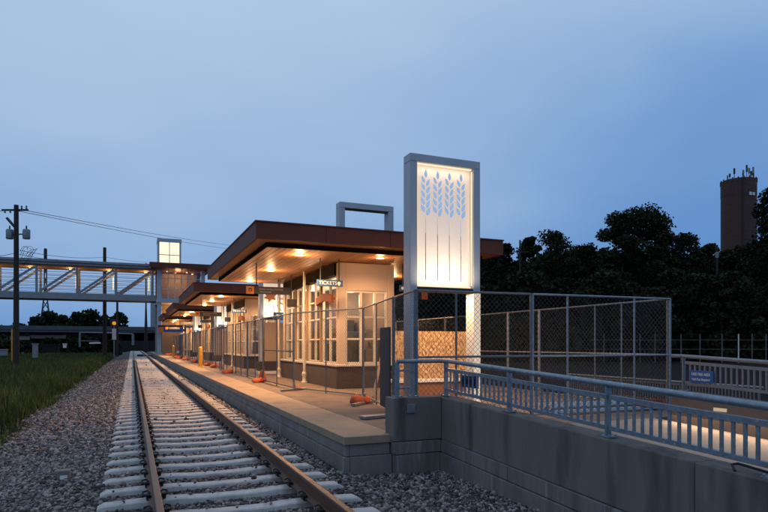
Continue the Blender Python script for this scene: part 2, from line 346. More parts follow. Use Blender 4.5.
# ------------------------------------------------------------------ railway track
XR = (.224, 1.724); XC = .974
tr = thing('railway_track', 'single railway track on pale concrete sleepers with rusty rails', 'railway track', (XC, 0, 0))
for xr in XR:
    mb = MB(); mb.cur = 0
    mb.prism([(xr - .07, .012), (xr + .07, .012), (xr + .07, .022), (xr + .012, .042), (xr + .012, .145), (xr + .034, .152), (xr + .034, .178), (xr + .026, .183),
              (xr - .026, .183), (xr - .034, .178), (xr - .034, .152), (xr - .012, .145), (xr - .012, .042), (xr - .07, .022)], 'y', -4, 165)
    mb.cur = 1; mb.prism([(xr - .0335, .1832), (xr + .0335, .1832), (xr + .030, .190), (xr + .022, .1925), (xr - .022, .1925), (xr - .030, .190)], 'y', -4, 165)
    mb.build('rail', [M['rail'], M['railhead']], tr)
def sleeper_mb(mb, y, x=XC):
    h = 1.3; prof = [(-h, -.045), (-h + .06, -.012), (-.95, 0), (-.5, 0), (-.25, -.016), (.25, -.016), (.5, 0), (.95, 0), (h - .06, -.012), (h, -.045)]
    vs = []; fs = []
    for (u, z) in prof: vs += [(x + u, y - .135, -.2), (x + u, y - .095, z - .012), (x + u, y - .08, z), (x + u, y + .08, z), (x + u, y + .095, z - .012), (x + u, y + .135, -.2)]
    for i in range(len(prof) - 1):
        for k in range(5): a = i * 6 + k; fs.append((a, a + 1, a + 7, a + 6))
    fs.append((0, 1, 2, 3, 4, 5)); b = (len(prof) - 1) * 6; fs.append(tuple(b + k for k in (5, 4, 3, 2, 1, 0)))
    mb.add(vs, fs)
def clip_mb(mb, x, y, s):
    mb.box(x + s * .075 - .012, x + s * .075 + .03 * 1, y - .045, y + .045, -.002, .05)
    pts = [(x + s * .045, y - .05, .03), (x + s * .07, y - .07, .055), (x + s * .12, y - .06, .06), (x + s * .13, y, .045), (x + s * .12, y + .05, .065), (x + s * .075, y + .055, .075), (x + s * .05, y + .02, .05)]
    mb.tube(pts, .011, 6)
s0 = None; y = TIE0
for i in range(100):
    if s0 is None:
        mb = MB(); sleeper_mb(mb, y); s0 = mb.build('sleeper', M['tie'], tr)
        s0.data.transform(Matrix.Translation((0, -y, 0))); s0.location.y = y; so = s0
        for xr in XR:
            mb = MB(); clip_mb(mb, xr, y, -1); clip_mb(mb, xr, y, 1); mb.box(xr - .085, xr + .085, y - .08, y + .08, -.004, .0115)
            mb.build('rail_fastening', M['clip'], s0, smooth=True)
    else:
        so = s0.copy(); COL.objects.link(so); so.location.y = y; so.rotation_euler.z = random.uniform(-.006, .006); so.location.z = random.uniform(-.008, .004)
        for ch in s0.children:
            c = ch.copy(); COL.objects.link(c); c.parent = so
    y += DT
mb = MB()
while y < 160: sleeper_mb(mb, y); y += DT
o = mb.build('sleepers', M['tie'], tr); o['kind'] = 'stuff'
mb = MB().box(.62, 1.38, 84, 84.7, -.05, .26).box(1.38, 2.6, 84.2, 84.4, .02, .12)
tag(mb.build('switch_machine', M['dark'], None, bevel=.02), 'low black switch machine box between the rails far down the track', 'track equipment')
# ------------------------------------------------------------------ platform
PZ = .39; PX = 2.6; PY = 7.45; PEND = 101
pf = thing('station_platform', 'long low concrete station platform with buff coloured edge strip', 'platform', (PX, PY, PZ))
MB().box(PX + .06, 9.6, PY + .06, PEND, -.5, PZ - .115).build('core', M['conc2'], pf)
mb = MB(); yy = PY
while yy < PEND - .1:
    for (a, b) in ((PX + .75, 5.0), (5.006, 7.3), (7.306, 9.6)): mb.box(a, b, yy, min(yy + 2.432, PEND), PZ - .11, PZ - .002)
    yy += 2.44
mb.build('paving', M['pave'], pf)
mb = MB()
yy = PY
while yy < PEND - .1:
    mb.box(PX - .025, PX + .744, yy, min(yy + 2.432, PEND), PZ - .108, PZ); yy += 2.44
mb.build('edge_strip', M['buff'], pf, bevel=.008)
mb = MB(); yy = PY + .03
while yy < PEND - .1:
    mb.box(PX, PX + .058, yy, yy + 1.208, .126, PZ - .112); yy += 1.22
mb.build('upper_face_course', M['conc'], pf, bevel=.006)
mb = MB(); yy = PY
while yy < PEND - .1:
    mb.box(PX - .03, PX + .057, yy, yy + 1.208, -.45, .118); yy += 1.22
mb.build('lower_face_course', M['conc'], pf, bevel=.006)
MB().box(PX + .062, 3.24, PY + .03, PY + .058, .126, PZ - .112).box(PX + .06, 3.26, PY - .002, PY + .057, -.45, .118).build('end_face', M['conc'], pf, bevel=.006)

# ------------------------------------------------------------------ ramp and its walls
SL = .043
def rz(y): return -SL * (7.4 - min(y, 7.4))
def walk_z(y): return PZ - .004 + rz(y)
mb = MB(); mb.hexa([(4.2, -9, -.9), (8.05, -9, -.9), (8.05, 7.44, -.9), (4.2, 7.44, -.9), (4.2, -9, walk_z(-9)), (8.05, -9, walk_z(-9)), (8.05, 7.44, walk_z(7.44)), (4.2, 7.44, walk_z(7.44))])
mb.build('ramp_path', M['walk'])['kind'] = 'structure'
def slope_wall(mb, x0, x1, ya, yb, z0, z1, flat=None):
    a0 = flat if flat is not None else z0 + rz(ya); b0 = flat if flat is not None else z0 + rz(yb)
    mb.hexa([(x0, ya, a0), (x1, ya, a0), (x1, yb, b0), (x0, yb, b0), (x0, ya, z1 + rz(ya)), (x1, ya, z1 + rz(ya)), (x1, yb, z1 + rz(yb)), (x0, yb, z1 + rz(yb))])
WT = .89
rw = thing('ramp_wall', 'dark concrete retaining wall stepping round from platform end along ramp', 'wall', (4., 7.4, 0))
mb = MB(); mb.box(3.24, 3.975, 7.36, 7.64, .298, WT)
mb.build('end_upper_wall', M['conc2'], rw, bevel=.012)
mb = MB()
for (a, b) in ((-9, -2.4), (-2.394, 3.3), (3.306, 7.64)): slope_wall(mb, 3.98, 4.24, a, b, .298, WT)
mb.build('upper_wall', M['conc2'], rw, bevel=.012)
mb = MB(); yy = 7.35
while yy > -8:
    slope_wall(mb, 3.955, 4.2, yy - 1.60, yy - .008, .128, .29); yy -= 1.6
mb.box(3.255, 3.95, 7.335, 7.6, .128, .29); mb.build('middle_course', M['conc3'], rw, bevel=.005)
mb = MB(); slope_wall(mb, 3.93, 4.19, -9, 7.32, .0, .118, flat=-.8); mb.box(3.27, 3.925, 7.31, 7.6, -.8, .118); mb.build('footing_course', M['conc3'], rw, bevel=.005)
p = MB().box(3.44, 3.565, 7.335, 7.358, .68, .80); p.build('cover_plate', M['galvl'], rw, bevel=.006)

fw = thing('ramp_wall', 'brown concrete wall on the far side of the ramp with a step light', 'wall', (8.05, 7.15, 0))
mb = MB(); slope_wall(mb, 8.055, 8.3, -9, 7.12, .30, .88, flat=-.85); mb.build('wall_body', M['brownconc'], fw, bevel=.012)
# step light in the far wall
pS = Vector((8.053, 6.25, 0)); zS = rz(6.25)
MB().box(8.028, 8.056, 6.13, 6.33, .665 + zS, .715 + zS).build('step_light', M['step'], fw)
lamp('AREA', (8.0, 5.3, .62 + zS), 34, (1., .70, .43), .25, rot=(0, R(60) , 0), size_y=3.6)

def railing(name, label, cat, segs, post_pts, panel_segs, mat_, wall, hand=.49, top=.37, bot=.085, group=None, step=.093):
    """segs: handrail polyline (x,y); posts on wall top; baluster panels"""
    r = thing(name, label, cat, (post_pts[0][0], post_pts[0][1], wall), group)
    Z = lambda x, y, h: wall + rz(y) + h
    MB().tube([(x, y, Z(x, y, hand)) for x, y in segs], .030, 12).build('handrail', mat_, r, smooth=True)
    for (x, y) in post_pts:
        mb = MB(); z = wall + rz(y)
        mb.box(x - .03, x + .03, y - .012, y + .012, z + .012, z + hand - .02); mb.box(x - .055, x + .055, y - .075, y + .075, z, z + .013)
        for a in (-1, 1):
            for b in (-1, 1): mb.lathe((x + a * .04, y + b * .055, z + .013), [(.011, 0), (.011, .012), (.006, .016)], 6)
        mb.build('post', mat_, r)
    n = 0
    for (a, b) in panel_segs:
        a = Vector((*a, 0)); b = Vector((*b, 0)); L = (b - a).length; d = (b - a) / L
        for nm, h, w in (('upper_rail', top, .045), ('lower_rail', bot, .04)):
            MB().bar((a.x, a.y, Z(a.x, a.y, h)), (b.x, b.y, Z(b.x, b.y, h)), .035, w).build(nm, mat_, r)
        k = int(L / step); g = L / k
        for i in range(1, k):
            q = a + d * g * i; n += 1
            MB().bar((q.x, q.y, Z(q.x, q.y, bot + .02)), (q.x, q.y, Z(q.x, q.y, top - .022)), .016, .026).build('baluster', mat_, r)
    return r
xr_ = 4.08
py_ = [7.42, 5.88, 4.31, 2.74, 1.17]
near = railing('ramp_railing', 'blue grey steel railing with balusters on the near dark ramp wall', 'railing',
    [(3.36, 7.5), (3.9, 7.5), (4.04, 7.47), (xr_, 7.36), (xr_, 6.5), (xr_, .4)], [(3.36, 7.5), (3.60, 7.5)] + [(xr_, q) for q in py_],
    [((xr_, py_[i] - .03), (xr_, py_[i + 1] + .03)) for i in range(4)], M['galv'], WT)
for h in (.36, .12): MB().bar((3.36, 7.5, WT + h), (3.60, 7.5, WT + h), .03, .03).build('end_rail', M['galv'], near)
far_p = [6.98, 5.5, 4.0, 2.5, 1.0]
far = railing('ramp_railing', 'pale steel railing on the far brown wall with a blue sign at its end', 'railing',
    [(8.05, 7.12), (8.18, 7.02), (8.18, 5), (8.18, .5)], [(8.18, q) for q in far_p], [((8.18, far_p[i] - .03), (8.18, far_p[i + 1] + .03)) for i in range(4)],
    M['galvl'], .88, hand=.56, top=.46, bot=.14, step=.085)
low = railing('ramp_railing', 'grey steel railing of thin pickets low behind the chain link fence', 'railing',
    [(13, 15.5), (13, 9.)], [(13, q) for q in (15.4, 13.3, 11.2, 9.1)], [((13, 15.4), (13, 13.33)), ((13, 13.27), (13, 11.23)), ((13, 11.17), (13, 9.13))],
    M['galvl'], .02, hand=.62, top=.56, bot=.1, step=.085)
lw = MB(); lw.box(12.85, 13.15, 8.9, 15.6, -.6, .018); tag(lw.build('low_kerb_wall', M['conc2'], None, bevel=.01), 'low concrete kerb wall under the picket railing behind the fence', 'wall')

# signs on railings
sg = thing('fare_sign', 'small blue sign with white lettering on the far ramp railing', 'sign', (8.14, 6.62, 1.1))
ya, yb, za = 6.52, 6.84, 1.14 + rz(6.68)
MB().box(8.135, 8.150, ya - .10, yb, za - .095, za + .095).build('sign_plate', M['blue'], sg, bevel=.004)
rot = Euler((pi / 2, 0, -pi / 2))
text_obj('lettering', 'FARE PAID AREA', .066, (8.130, (ya - .1 + yb) / 2, za + .035), rot, M['txt'], sg, .002, sx=.68)
text_obj('lettering', 'Valid Pass Required', .056, (8.130, (ya - .1 + yb) / 2, za - .042), rot, M['txt'], sg, .002, sx=.72)
sg = thing('back_of_sign', 'dark blue sign seen from behind on the near ramp railing', 'sign', (4.1, 6.85, 1.1))
MB().box(4.108, 4.122, 6.62, 7.08, 1.04, 1.2).build('sign_plate', M['blue'], sg, bevel=.004)
MB().box(4.098, 4.107, 6.68, 7.02, 1.085, 1.155).build('mounting_bracket', M['dark'], sg)

# ------------------------------------------------------------------ chain link fences
def mesh_wires(p0, p1, z0, z1, pitch, r, m, parent):
    p0 = np.array([*p0, 0.]); p1 = np.array([*p1, 0.]); w = np.linalg.norm(p1 - p0); h = z1 - z0; d = (p1 - p0) / w; nrm = np.array([-d[1], d[0], 0])
    seg = []
    for sgn in (1, -1):
        c = -h
        while c < w + h:
            # u = c + sgn*v
            va, vb = 0., h; ua, ub = (c, c + h) if sgn == 1 else (c + h - h, c - h)
            lo, hi = 0., h
            if sgn == 1: lo = max(lo, -c); hi = min(hi, w - c)
            else: lo = max(lo, c - w); hi = min(hi, c)
            if hi - lo > .02: seg.append((c + sgn * lo, lo, c + sgn * hi, hi, sgn))
            c += pitch
    V = []; F = []
    for (ua, va, ub, vb, sgn) in seg:
        b = len(V); off = nrm * r * sgn
        for (u, v) in ((ua, va), (ub, vb)):
            c = p0 + d * u + np.array([0, 0, z0 + v]) + off; q = np.array([0, 0, r * 1.2]); e = d * r * 1.0 * -sgn
            V += [c + (q + e), c - (q + e), c + nrm * r * 1.3 * sgn]
        F += [(b, b + 1, b + 4, b + 3), (b + 1, b + 2, b + 5, b + 4), (b + 2, b, b + 3, b + 5)]
    return fast('chain_link', V, F, m, parent)
def fence(label, p0, p1, posts, rails, mt, z0=PZ, z1=2.44, pitch=.085, r=.0017, pr=.022, group=None, feet=True, mesh=True):
    p0v = Vector((*p0, 0)); p1v = Vector((*p1, 0)); f = thing('chain_link_fence', label, 'fence', (p0[0], p0[1], z0), group)
    for t in posts:
        q = p0v.lerp(p1v, t); e = pr * (1.0 if t in (0, 1) else .75)
        MB().tube([(q.x, q.y, z0 + .01), (q.x, q.y, z1 + (.015 if t in (0, 1) else 0))], e, 10).build('post', mt, f, smooth=True)
    for z in rails:
        MB().tube([(p0[0], p0[1], z), (p1[0], p1[1], z)], pr * .8, 8).build('rail', mt, f, smooth=True)
    if mesh: mesh_wires(p0, p1, z0 + .08, z1, pitch, r, M['wire'], f)
    return f
G1 = 'chain link panels in front of the platform'
ZT, ZM, ZB = 2.44, 1.42, .46
fence('wide chain link panel in front of the wheat pylon', (4.02, 8.24), (6.04, 8.1), (0, .33, 1), (ZT, ZM, ZB), M['galvd'], group=G1)
fence('chain link panel with three posts ending at the corner post beside ramp', (6.07, 8.1), (9.03, 8.0), (0, .235, .72, 1), (ZT, ZM, ZB), M['galv'], group=G1)
sideY = [8.03, 11.8, 13.1, 16.5, 20.3]
sl = ['chain link side panel receding from the corner post beside the ramp', 'narrow chain link side panel behind the front fence', 'chain link side panel behind and right of the wheat pylon', 'farthest chain link side panel, seen above the strand board']
for i in range(4):
    fence(sl[i], (9.03 + .02, sideY[i] + .04), (9.05, sideY[i + 1]), (0, .3, .5, 1) if i == 0 else (0, .5, 1) if i > 1 else (0, 1), (ZT, ZM, ZB), M['galvl'], group='chain link panels along the right edge', pitch=.10)
G2 = 'temporary chain link panels along the platform'
fence('short dark chain link panel turning the corner at the platform end', (4.0, 8.26), (4.24, 9.6), (0, 1), (ZT, ZB), M['galvd'], group=G2, r=.0018)
fence('dark chain link panel angled inward in front of the nearest kiosk window', (4.24, 9.63), (4.85, 12.7), (0, .5, 1), (ZT, ZB), M['galvd'], group=G2, r=.0018)
fence('dark chain link panel angled outward in front of the nearest tickets sign', (4.85, 12.73), (3.95, 15.5), (0, .5, 1), (ZT, ZB), M['galvd'], group=G2, r=.0018)
fence('chain link gate panel with a middle rail in front of the leaf pylon', (3.95, 15.54), (3.88, 19.2), (0, .5, 1), (ZT, ZM, ZB), M['galvd'], group=G2, r=.0018)
y = 19.25
for i in range(15):
    j = random.uniform(-.12, .12)
    fence(f'{ORD[i]} straight chain link panel beyond the gate panel, counted away from the gate', (3.9 + j * .3, y), (3.9 + j, y + 3.02), (0, .5, 1), (ZT, ZB), M['galvd'], group=G2, pitch=.11 if y < 35 else .16, r=.0022)
    y += 3.05
# doubled back mesh screen on the angled panel
sf = thing('screen_fabric', 'dark strip of screen mesh tied to the angled chain link panel near platform end', 'screen', (4.25, 9.72, PZ))
mesh_wires((4.22, 9.72), (4.38, 10.55), .45, 1.92, .026, .0042, M['wirek'], sf)
for q in ((4.22, 9.72), (4.38, 10.55)): MB().tube([(*q, .45), (*q, 1.92)], .012, 6).build('hem', M['wirek'], sf)

# sandbags, stands
def sandbag(name, label, loc, s=(.42, .24, .13), rz_=0., cat='sandbag', m='bag'):
    n, k = 20, 12; vs = []; fs = []
    for i in range(n + 1):
        u = -1 + 2 * i / n; env = max(0, 1 - abs(u) ** 3.2) ** .5; neck = .22
        for j in range(k):
            a = 2 * pi * j / k; ca, sa = cos(a), sin(a); w = 1 + .12 * sin(3 * u + a * 2 + loc[0] * 9) + .05 * sin(9 * u + a * 3)
            yv = ca * s[1] / 2 * (neck + (1 - neck) * env) * w; zv = (max(sa, -.35)) * s[2] * .74 * (neck * .5 + (1 - neck * .5) * env) * w + s[2] * .26
            vs.append(((u * s[0] / 2) * cos(rz_) - yv * sin(rz_) + loc[0], u * s[0] / 2 * sin(rz_) + yv * cos(rz_) + loc[1], zv + loc[2]))
    for i in range(n):
        for j in range(k): fs.append((i * k + j, i * k + (j + 1) % k, (i + 1) * k + (j + 1) % k, (i + 1) * k + j))
    fs.append(tuple(range(k))); fs.append(tuple(n * k + j for j in range(k)))
    return tag(MB().add(vs, fs).build(name, M[m], None, smooth=True), label, cat, 'orange sandbags on the fence feet')
bags = [((4.30, 11.45), (.46, .26, .19), .2, 'plump orange sandbag nearest the platform end, below the angled fence panel'),
        ((4.12, 15.7), (.42, .25, .09), 1.2, 'flat orange sandbag at the foot of the gate panel near post'),
        ((3.72, 19.15), (.44, .26, .15), .4, 'red orange sandbag low in the pile at the gate far post'),
        ((3.92, 19.5), (.40, .24, .36), 1.4, 'red orange sandbag standing upright in the pile at the gate far post'),
        ((3.68, 25.5), (.5, .3, .18), .3, 'orange sandbag on the fence foot beside the leaf pylon'),
        ((3.95, 31.8), (.55, .32, .18), .1, 'orange sandbag beside the nearer yellow bollard'),
        ((4.0, 35.), (.6, .32, .18), .7, 'orange sandbag just beyond the nearer yellow bollard'),
        ((3.8, 40.8), (.6, .34, .2), .2, 'orange sandbag between the two yellow bollards, nearer one'),
        ((3.75, 47), (.7, .38, .22), .5, 'orange sandbag between the two yellow bollards, middle one'),
        ((3.6, 53), (.8, .4, .25), .5, 'orange sandbag between the two yellow bollards, farther one'),
        ((3.7, 68), (.9, .4, .26), .5, 'orange sandbag beyond the farther yellow bollard near the tower')]
for (x, y), s, a, lb in bags: sandbag('sandbag', lb, (x, y, PZ + .006), s, a)
for (x0, y0, x1, y1, lb) in ((3.55, 15.2, 4.35, 15.75, 'flat steel fence foot across the paving at the gate post'), (4.0, 11.05, 4.75, 11.75, 'flat steel fence foot under the plump nearest sandbag'),
                             (3.45, 9.1, 4.5, 9.35, 'grey flat board lying across the paving near the platform end'), (3.55, 8.25, 4.0, 8.4, 'short grey block lying at the corner of the platform end')):
    mb = MB(); mb.bar((x0, y0, PZ + .03), (x1, y1, PZ + .03), .09 if 'foot' in lb else .17, .05)
    if 'foot' in lb: mb.tube([((x0 + x1) / 2, (y0 + y1) / 2, PZ + .05), ((x0 + x1) / 2, (y0 + y1) / 2, PZ + .22)], .03, 8)
    tag(mb.build('fence_foot' if 'foot' in lb else 'loose_board', M['galvl'], None, bevel=.008), lb, 'fence foot' if 'foot' in lb else 'board')
bar_ = thing('wooden_brace', 'pale timber stick leaning beside the nearest kiosk brick base', 'brace', (4.6, 10.6, PZ))
MB().bar((5.05, 12.6, PZ + .02), (5.38, 12.9, 1.35), .05, .05).build('stick', M['ply'], bar_)

# bollards
def bollard(loc, label):
    b = thing('bollard', label, 'bollard', loc, 'yellow bollards on the platform edge')
    MB().lathe(loc, [(.105, 0), (.105, 1.0), (.095, 1.04), (.06, 1.075), (.02, 1.09)], 20).build('post', M['yellow'], b, smooth=True)
    MB().lathe(loc, [(.17, 0), (.17, .015), (.11, .03)], 20).build('base_flange', M['yellow'], b, smooth=True)
bollard((3.37, 33.2, PZ), 'nearer of the two yellow bollards on the platform edge'); bollard((3.6, 59.6, PZ), 'farther of the two yellow bollards on the platform edge')
# traffic cone-like barrel near far bollard
cb = thing('traffic_cone', 'orange and white traffic cone beyond the farther yellow bollard', 'traffic cone', (3.95, 58, PZ))
MB().lathe((3.95, 58, PZ), [(.28, 0), (.28, .05), (.2, .06), (.06, .9), (.04, .92)], 14).build('cone_body', M['bag'], cb, smooth=True)
MB().lathe((3.95, 58, PZ), [(.158, .4), (.128, .6)], 14).build('white_band', M['white'], cb, smooth=True)

# ------------------------------------------------------------------ pylons
PYX0, PYX1 = 4.84, 6.38; PYT = 5.24
def pylon_frame(parent, y0, y1, zb=PZ, x0=PYX0, x1=PYX1, zt=PYT):
    MB().box(x0, x0 + .15, y0, y1, zb, zt - .153).build('steel_post', M['steelp'], parent, bevel=.008)
    MB().box(x1 - .15, x1, y0, y1, zb, zt - .153).build('steel_post', M['steelp'], parent, bevel=.008)
    MB().box(x0, x1, y0, y1, zt - .15, zt).build('top_beam', M['steelp'], parent, bevel=.008)
def leaf_loop(cx, cz, L, wd, ang, n=7):
    pts = []
    for s in (1, -1):
        for i in range(n):
            t = i / n if s == 1 else 1 - i / n
            w = wd * (sin(pi * t ** .8)) * s
            pts.append((t * L, w))
    return [(cx + x * cos(ang) - y * sin(ang), cz + x * sin(ang) + y * cos(ang)) for x, y in pts]
def pylon(y, label, motif):
    p = thing('lit_pylon', label, 'pylon', (PYX0, y, PZ), 'lit white pylons in a row along the platform')
    pylon_frame(p, y, y + .30)
    x0, x1 = PYX0 + .152, PYX1 - .152; zb, zt = 2.72, PYT - .153; yp = y + .15
    loops = [[(x0, zb), (x1, zb), (x1, zt), (x0, zt)]]
    if motif == 'wheat':
        for k in range(4):
            cx = PYX0 + .40 + k * .262; zh0 = 4.08
            for i in range(5):
                z = zh0 + .07 + i * .142; tp = 1 - .04 * i
                loops.append(leaf_loop(cx + .017, z - .045, .205 * tp, .045 * tp, R(64 + 1.5 * sin(i * 2.1 + k)))); loops.append(leaf_loop(cx - .017, z + .012, .205 * tp, .045 * tp, R(116 + 1.5 * sin(i * 1.7 + k))))
            loops.append(leaf_loop(cx + .006, zh0 + .75, .18, .036, R(92)))
            loops.append([(cx - .011, 2.86), (cx + .011, 2.86), (cx + .011, 4.07), (cx - .011, 4.07)])
        for xx in (x0 + .03, x1 - .045): loops.append([(xx, zb + .06), (xx + .012, zb + .06), (xx + .012, zt - .2), (xx, zt - .2)])
    shape2d('face_panel', loops, .02, M['panel'], p, lambda u, v, w: (u, yp + w, v))
    # light strips round the inner edge of the frame, front side
    MB().box(x0 + .02, x1 - .02, yp - .10, yp - .075, zt - .03, zt - .004).build('led_strip', M['led'], p)
    for xx in (x0 + .004, x1 - .024): MB().box(xx, xx + .02, yp - .10, yp - .075, zb + .05, zt - .05).build('led_strip', M['led'], p)
    MB().box(x0, x1, y + .02, y + .28, zb - .09, zb - .004).build('bottom_tray', M['dark'], p)
    MB().box(x0 + .05, x1 - .05, y + .03, y + .07, zb - .003, zb + .02).build('led_strip', M['led'], p)
    return p
P1 = pylon(10.2, 'tall lit white pylon with four cut out wheat stalks nearest the ramp', 'wheat')
xm = (PYX0 + PYX1) / 2
lamp('AREA', (xm, 9.98, 2.80), 9, WARMW, 1.1, rot=(R(180 - 22), 0, 0), size_y=.1)
lamp('AREA', (xm, 10.21, 5.02), 1.2, WARMW, 1.1, rot=(R(28), 0, 0), size_y=.06)
lamp('AREA', (xm, 10.3, 2.62), 75, WARM, 1.1, rot=(0, 0, 0), size_y=.2)
MB().box(PYX1 - .149, PYX1 - .002, 10.188, 10.198, .45, 2.62).build('added_post_glow', M['postglow'], P1)  # glowing sheet added over the right leg in place of light falling on it
MB().box(PYX0 + .152, PYX0 + .17, 10.3, 10.33, .5, 2.6).build('led_strip', M['led'], P1)
roof_f = thing('roof_frame', 'open grey steel portal frame standing up through the nearest canopy roof', 'steel frame', (PYX0 + .05, 14.6, 4.38))
pylon_frame(roof_f, 14.6, 14.9, 4.385, PYX0 + .08, PYX1 + .06, 5.29)
for yy, lb, mo in ((24.6, 'lit white pylon with orange leaf and rays between first and second canopies', 'leaf'),
                   (39.2, 'lit plain white pylon between second and third canopies', ''), (53.8, 'farthest lit white pylon between third and fourth canopies', '')):
    p = pylon(yy, lb, mo)
    MB().box(PYX0 + .2, PYX1 - .2, yy - .06, yy + .36, .9, 2.5).build('timber_panel', M['ply'], p, bevel=.01)
    MB().box(PYX0 - .05, PYX1 + .05, yy - .15, yy + .45, PZ + .12, .9).build('brick_plinth', M['brick'], p)
    MB().box(PYX0 - .1, PYX1 + .1, yy - .2, yy + .5, PZ + .002, PZ + .118).build('plinth_kerb', M['white'], p)
    lamp('AREA', (xm, yy - .14, 2.80), 14, WARMW, 1.1, rot=(R(180 - 22), 0, 0), size_y=.1)
    if mo == 'leaf':
        lp = []
        for (a, r) in ((90, .34), (70, .16), (48, .30), (30, .17), (8, .30), (-20, .15), (-50, .24), (-80, .12), (-100, .12), (-130, .24), (200, .15), (172, .30), (150, .17), (132, .30), (110, .16)):
            lp.append((PYX0 + .48 + r * cos(R(a + 20)), 3.58 + r * sin(R(a + 20))))
        shape2d('leaf_motif', [lp], .012, M['leafdec'], p, lambda u, v, w: (u, yy + .128 + w, v))
        for a in (-75, -50, -28, -6):
            c, s = cos(R(a)), sin(R(a))
            q = [(.38, -.012), (.72, -.022), (.72, .022), (.38, .012)]
            shape2d('ray_motif', [[(PYX0 + .48 + x * c - z * s, 3.55 + x * s + z * c) for x, z in q]], .012, M['leafdec'], p, lambda u, v, w: (u, yy + .128 + w, v))

# ------------------------------------------------------------------ station modules: canopy + kiosk
NTH = ['nearest', 'second nearest', 'third nearest', 'farthest']
CX0, CX1, CLN = 2.57, 9.16, 9.4; FB, FT, SO = 4.0, 4.38, 3.90
Y0S = [13.5, 28.15, 42.8, 57.45]
def make_canopy(y0):
    c = thing('canopy', '', 'canopy', (CX0, y0, FT), 'brown station canopies along the platform')
    y1 = y0 + CLN
    mb = MB()   # fascia ring in panels with joints
    def run(ax, a0, a1, f, w):
        n = 4; g = (a1 - a0) / n
        for i in range(n):
            p, q = a0 + g * i + (.004 if i else 0), a0 + g * (i + 1) - (.004 if i < n - 1 else 0)
            if ax == 'x': mb.box(p, q, f, f + w, FB, FT)
            else: mb.box(f, f + w, p, q, FB, FT)
    run('x', CX0, CX1, y0, .06); run('x', CX0, CX1, y1 - .06, .06); run('y', y0 + .0605, y1 - .0605, CX0, .06); run('y', y0 + .0605, y1 - .0605, CX1 - .06, .06)
    mb.build('fascia', M['brown'], c, bevel=.006)
    MB().box(CX0 + .061, CX1 - .061, y0 + .061, y1 - .061, FT - .10, FT - .03).build('roof_deck', M['reveal'], c)
    MB().box(CX0 - .02, CX1 + .02, y0 - .02, y0 + .10, FT + .001, FT + .03).box(CX0 - .02, CX1 + .02, y1 - .1, y1 + .02, FT + .001, FT + .03).box(CX0 - .02, CX0 + .1, y0 + .101, y1 - .101, FT + .001, FT + .03).box(CX1 - .1, CX1 + .02, y0 + .101, y1 - .101, FT + .001, FT + .03).build('roof_edge', M['brown'], c)
    i0, i1, j0, j1 = CX0 + .34, CX1 - .34, y0 + .5, y1 - .5
    mb = MB(); z = FB + .012
    mb.box(CX0 + .062, CX1 - .062, y0 + .062, j0, z, z + .03).box(CX0 + .062, CX1 - .062, j1, y1 - .062, z, z + .03).box(CX0 + .062, i0, j0 + .001, j1 - .001, z, z + .03).box(i1, CX1 - .062, j0 + .001, j1 - .001, z, z + .03)
    mb.build('soffit_border', M['soffit'], c, tint=(.75, .7, .65))
    MB().box(i0, i1, j0, j0 + .03, SO, z - .001).box(i0, i1, j1 - .03, j1, SO, z - .001).box(i0, i0 + .03, j0 + .031, j1 - .031, SO, z - .001).box(i1 - .03, i1, j0 + .031, j1 - .031, SO, z - .001).build('soffit_edge', M['reveal'], c)
    mb = MB(); x = i0 + .032; tn = []
    while x < i1 - .05:
        xe = min(x + .14, i1 - .032); mb.box(x, xe, j0 + .032, j1 - .032, SO + .004, SO + .03); t = random.uniform(.78, 1.12); tn += [(t, t * random.uniform(.95, 1.02), t)] * 8; x += .155
    mb.build('wood_soffit', M['soffit'], c, tint=np.array(tn))
    MB().box(i0 + .032, i1 - .032, j0 + .032, j1 - .032, SO + .04, SO + .06).build('soffit_backing', M['gap'], c)
    for (lx, ly) in ((3.95, 1.4), (3.95, 4.9), (3.95, 8.4), (6.05, 1.1), (8.1, 4.9)):
        dl = MB().lathe((lx, y0 + ly, SO - .012), [(.12, 0), (.12, .014)], 20); d = dl.build('downlight', M['white'], c, smooth=True)
        MB().lathe((lx, y0 + ly, SO - .018), [(.095, 0), (.095, .005)], 20).build('lens', M['lamp'], d)
    return c
def window_wall(parent, ax, f, a0, a1, z0, z1, cols, rows, t=.07, w=.055, name='window'):
    """frame bars in a plane (ax = running axis, f = fixed coordinate); glass as sub-part"""
    mb = MB()
    def bx(p, q, r, s, dt=0.):
        if ax == 'x': mb.box(p, q, f + dt, f + t - dt, r, s)
        else: mb.box(f + dt, f + t - dt, p, q, r, s)
    cs = sorted(set([a0 + w / 2, a1 - w / 2] + [a0 + (a1 - a0) * c for c in cols]))
    for c in cs: bx(c - w / 2, c + w / 2, z0, z1)
    for i in range(len(cs) - 1):
        for r in [z0 + w / 2, z1 - w / 2] + list(rows): bx(cs[i] + w / 2 + .0005, cs[i + 1] - w / 2 - .0005, r - w * .45, r + w * .45, .006)
    fr = mb.build(name, M['frame'], parent); g = MB()
    if ax == 'x': g.box(a0 + w, a1 - w, f + t * .45, f + t * .6, z0 + w, z1 - w)
    else: g.box(f + t * .45, f + t * .6, a0 + w, a1 - w, z0 + w, z1 - w)
    g.build('pane', M['glass'], fr)
    return fr
KX0, KX1 = 5.27, 6.94
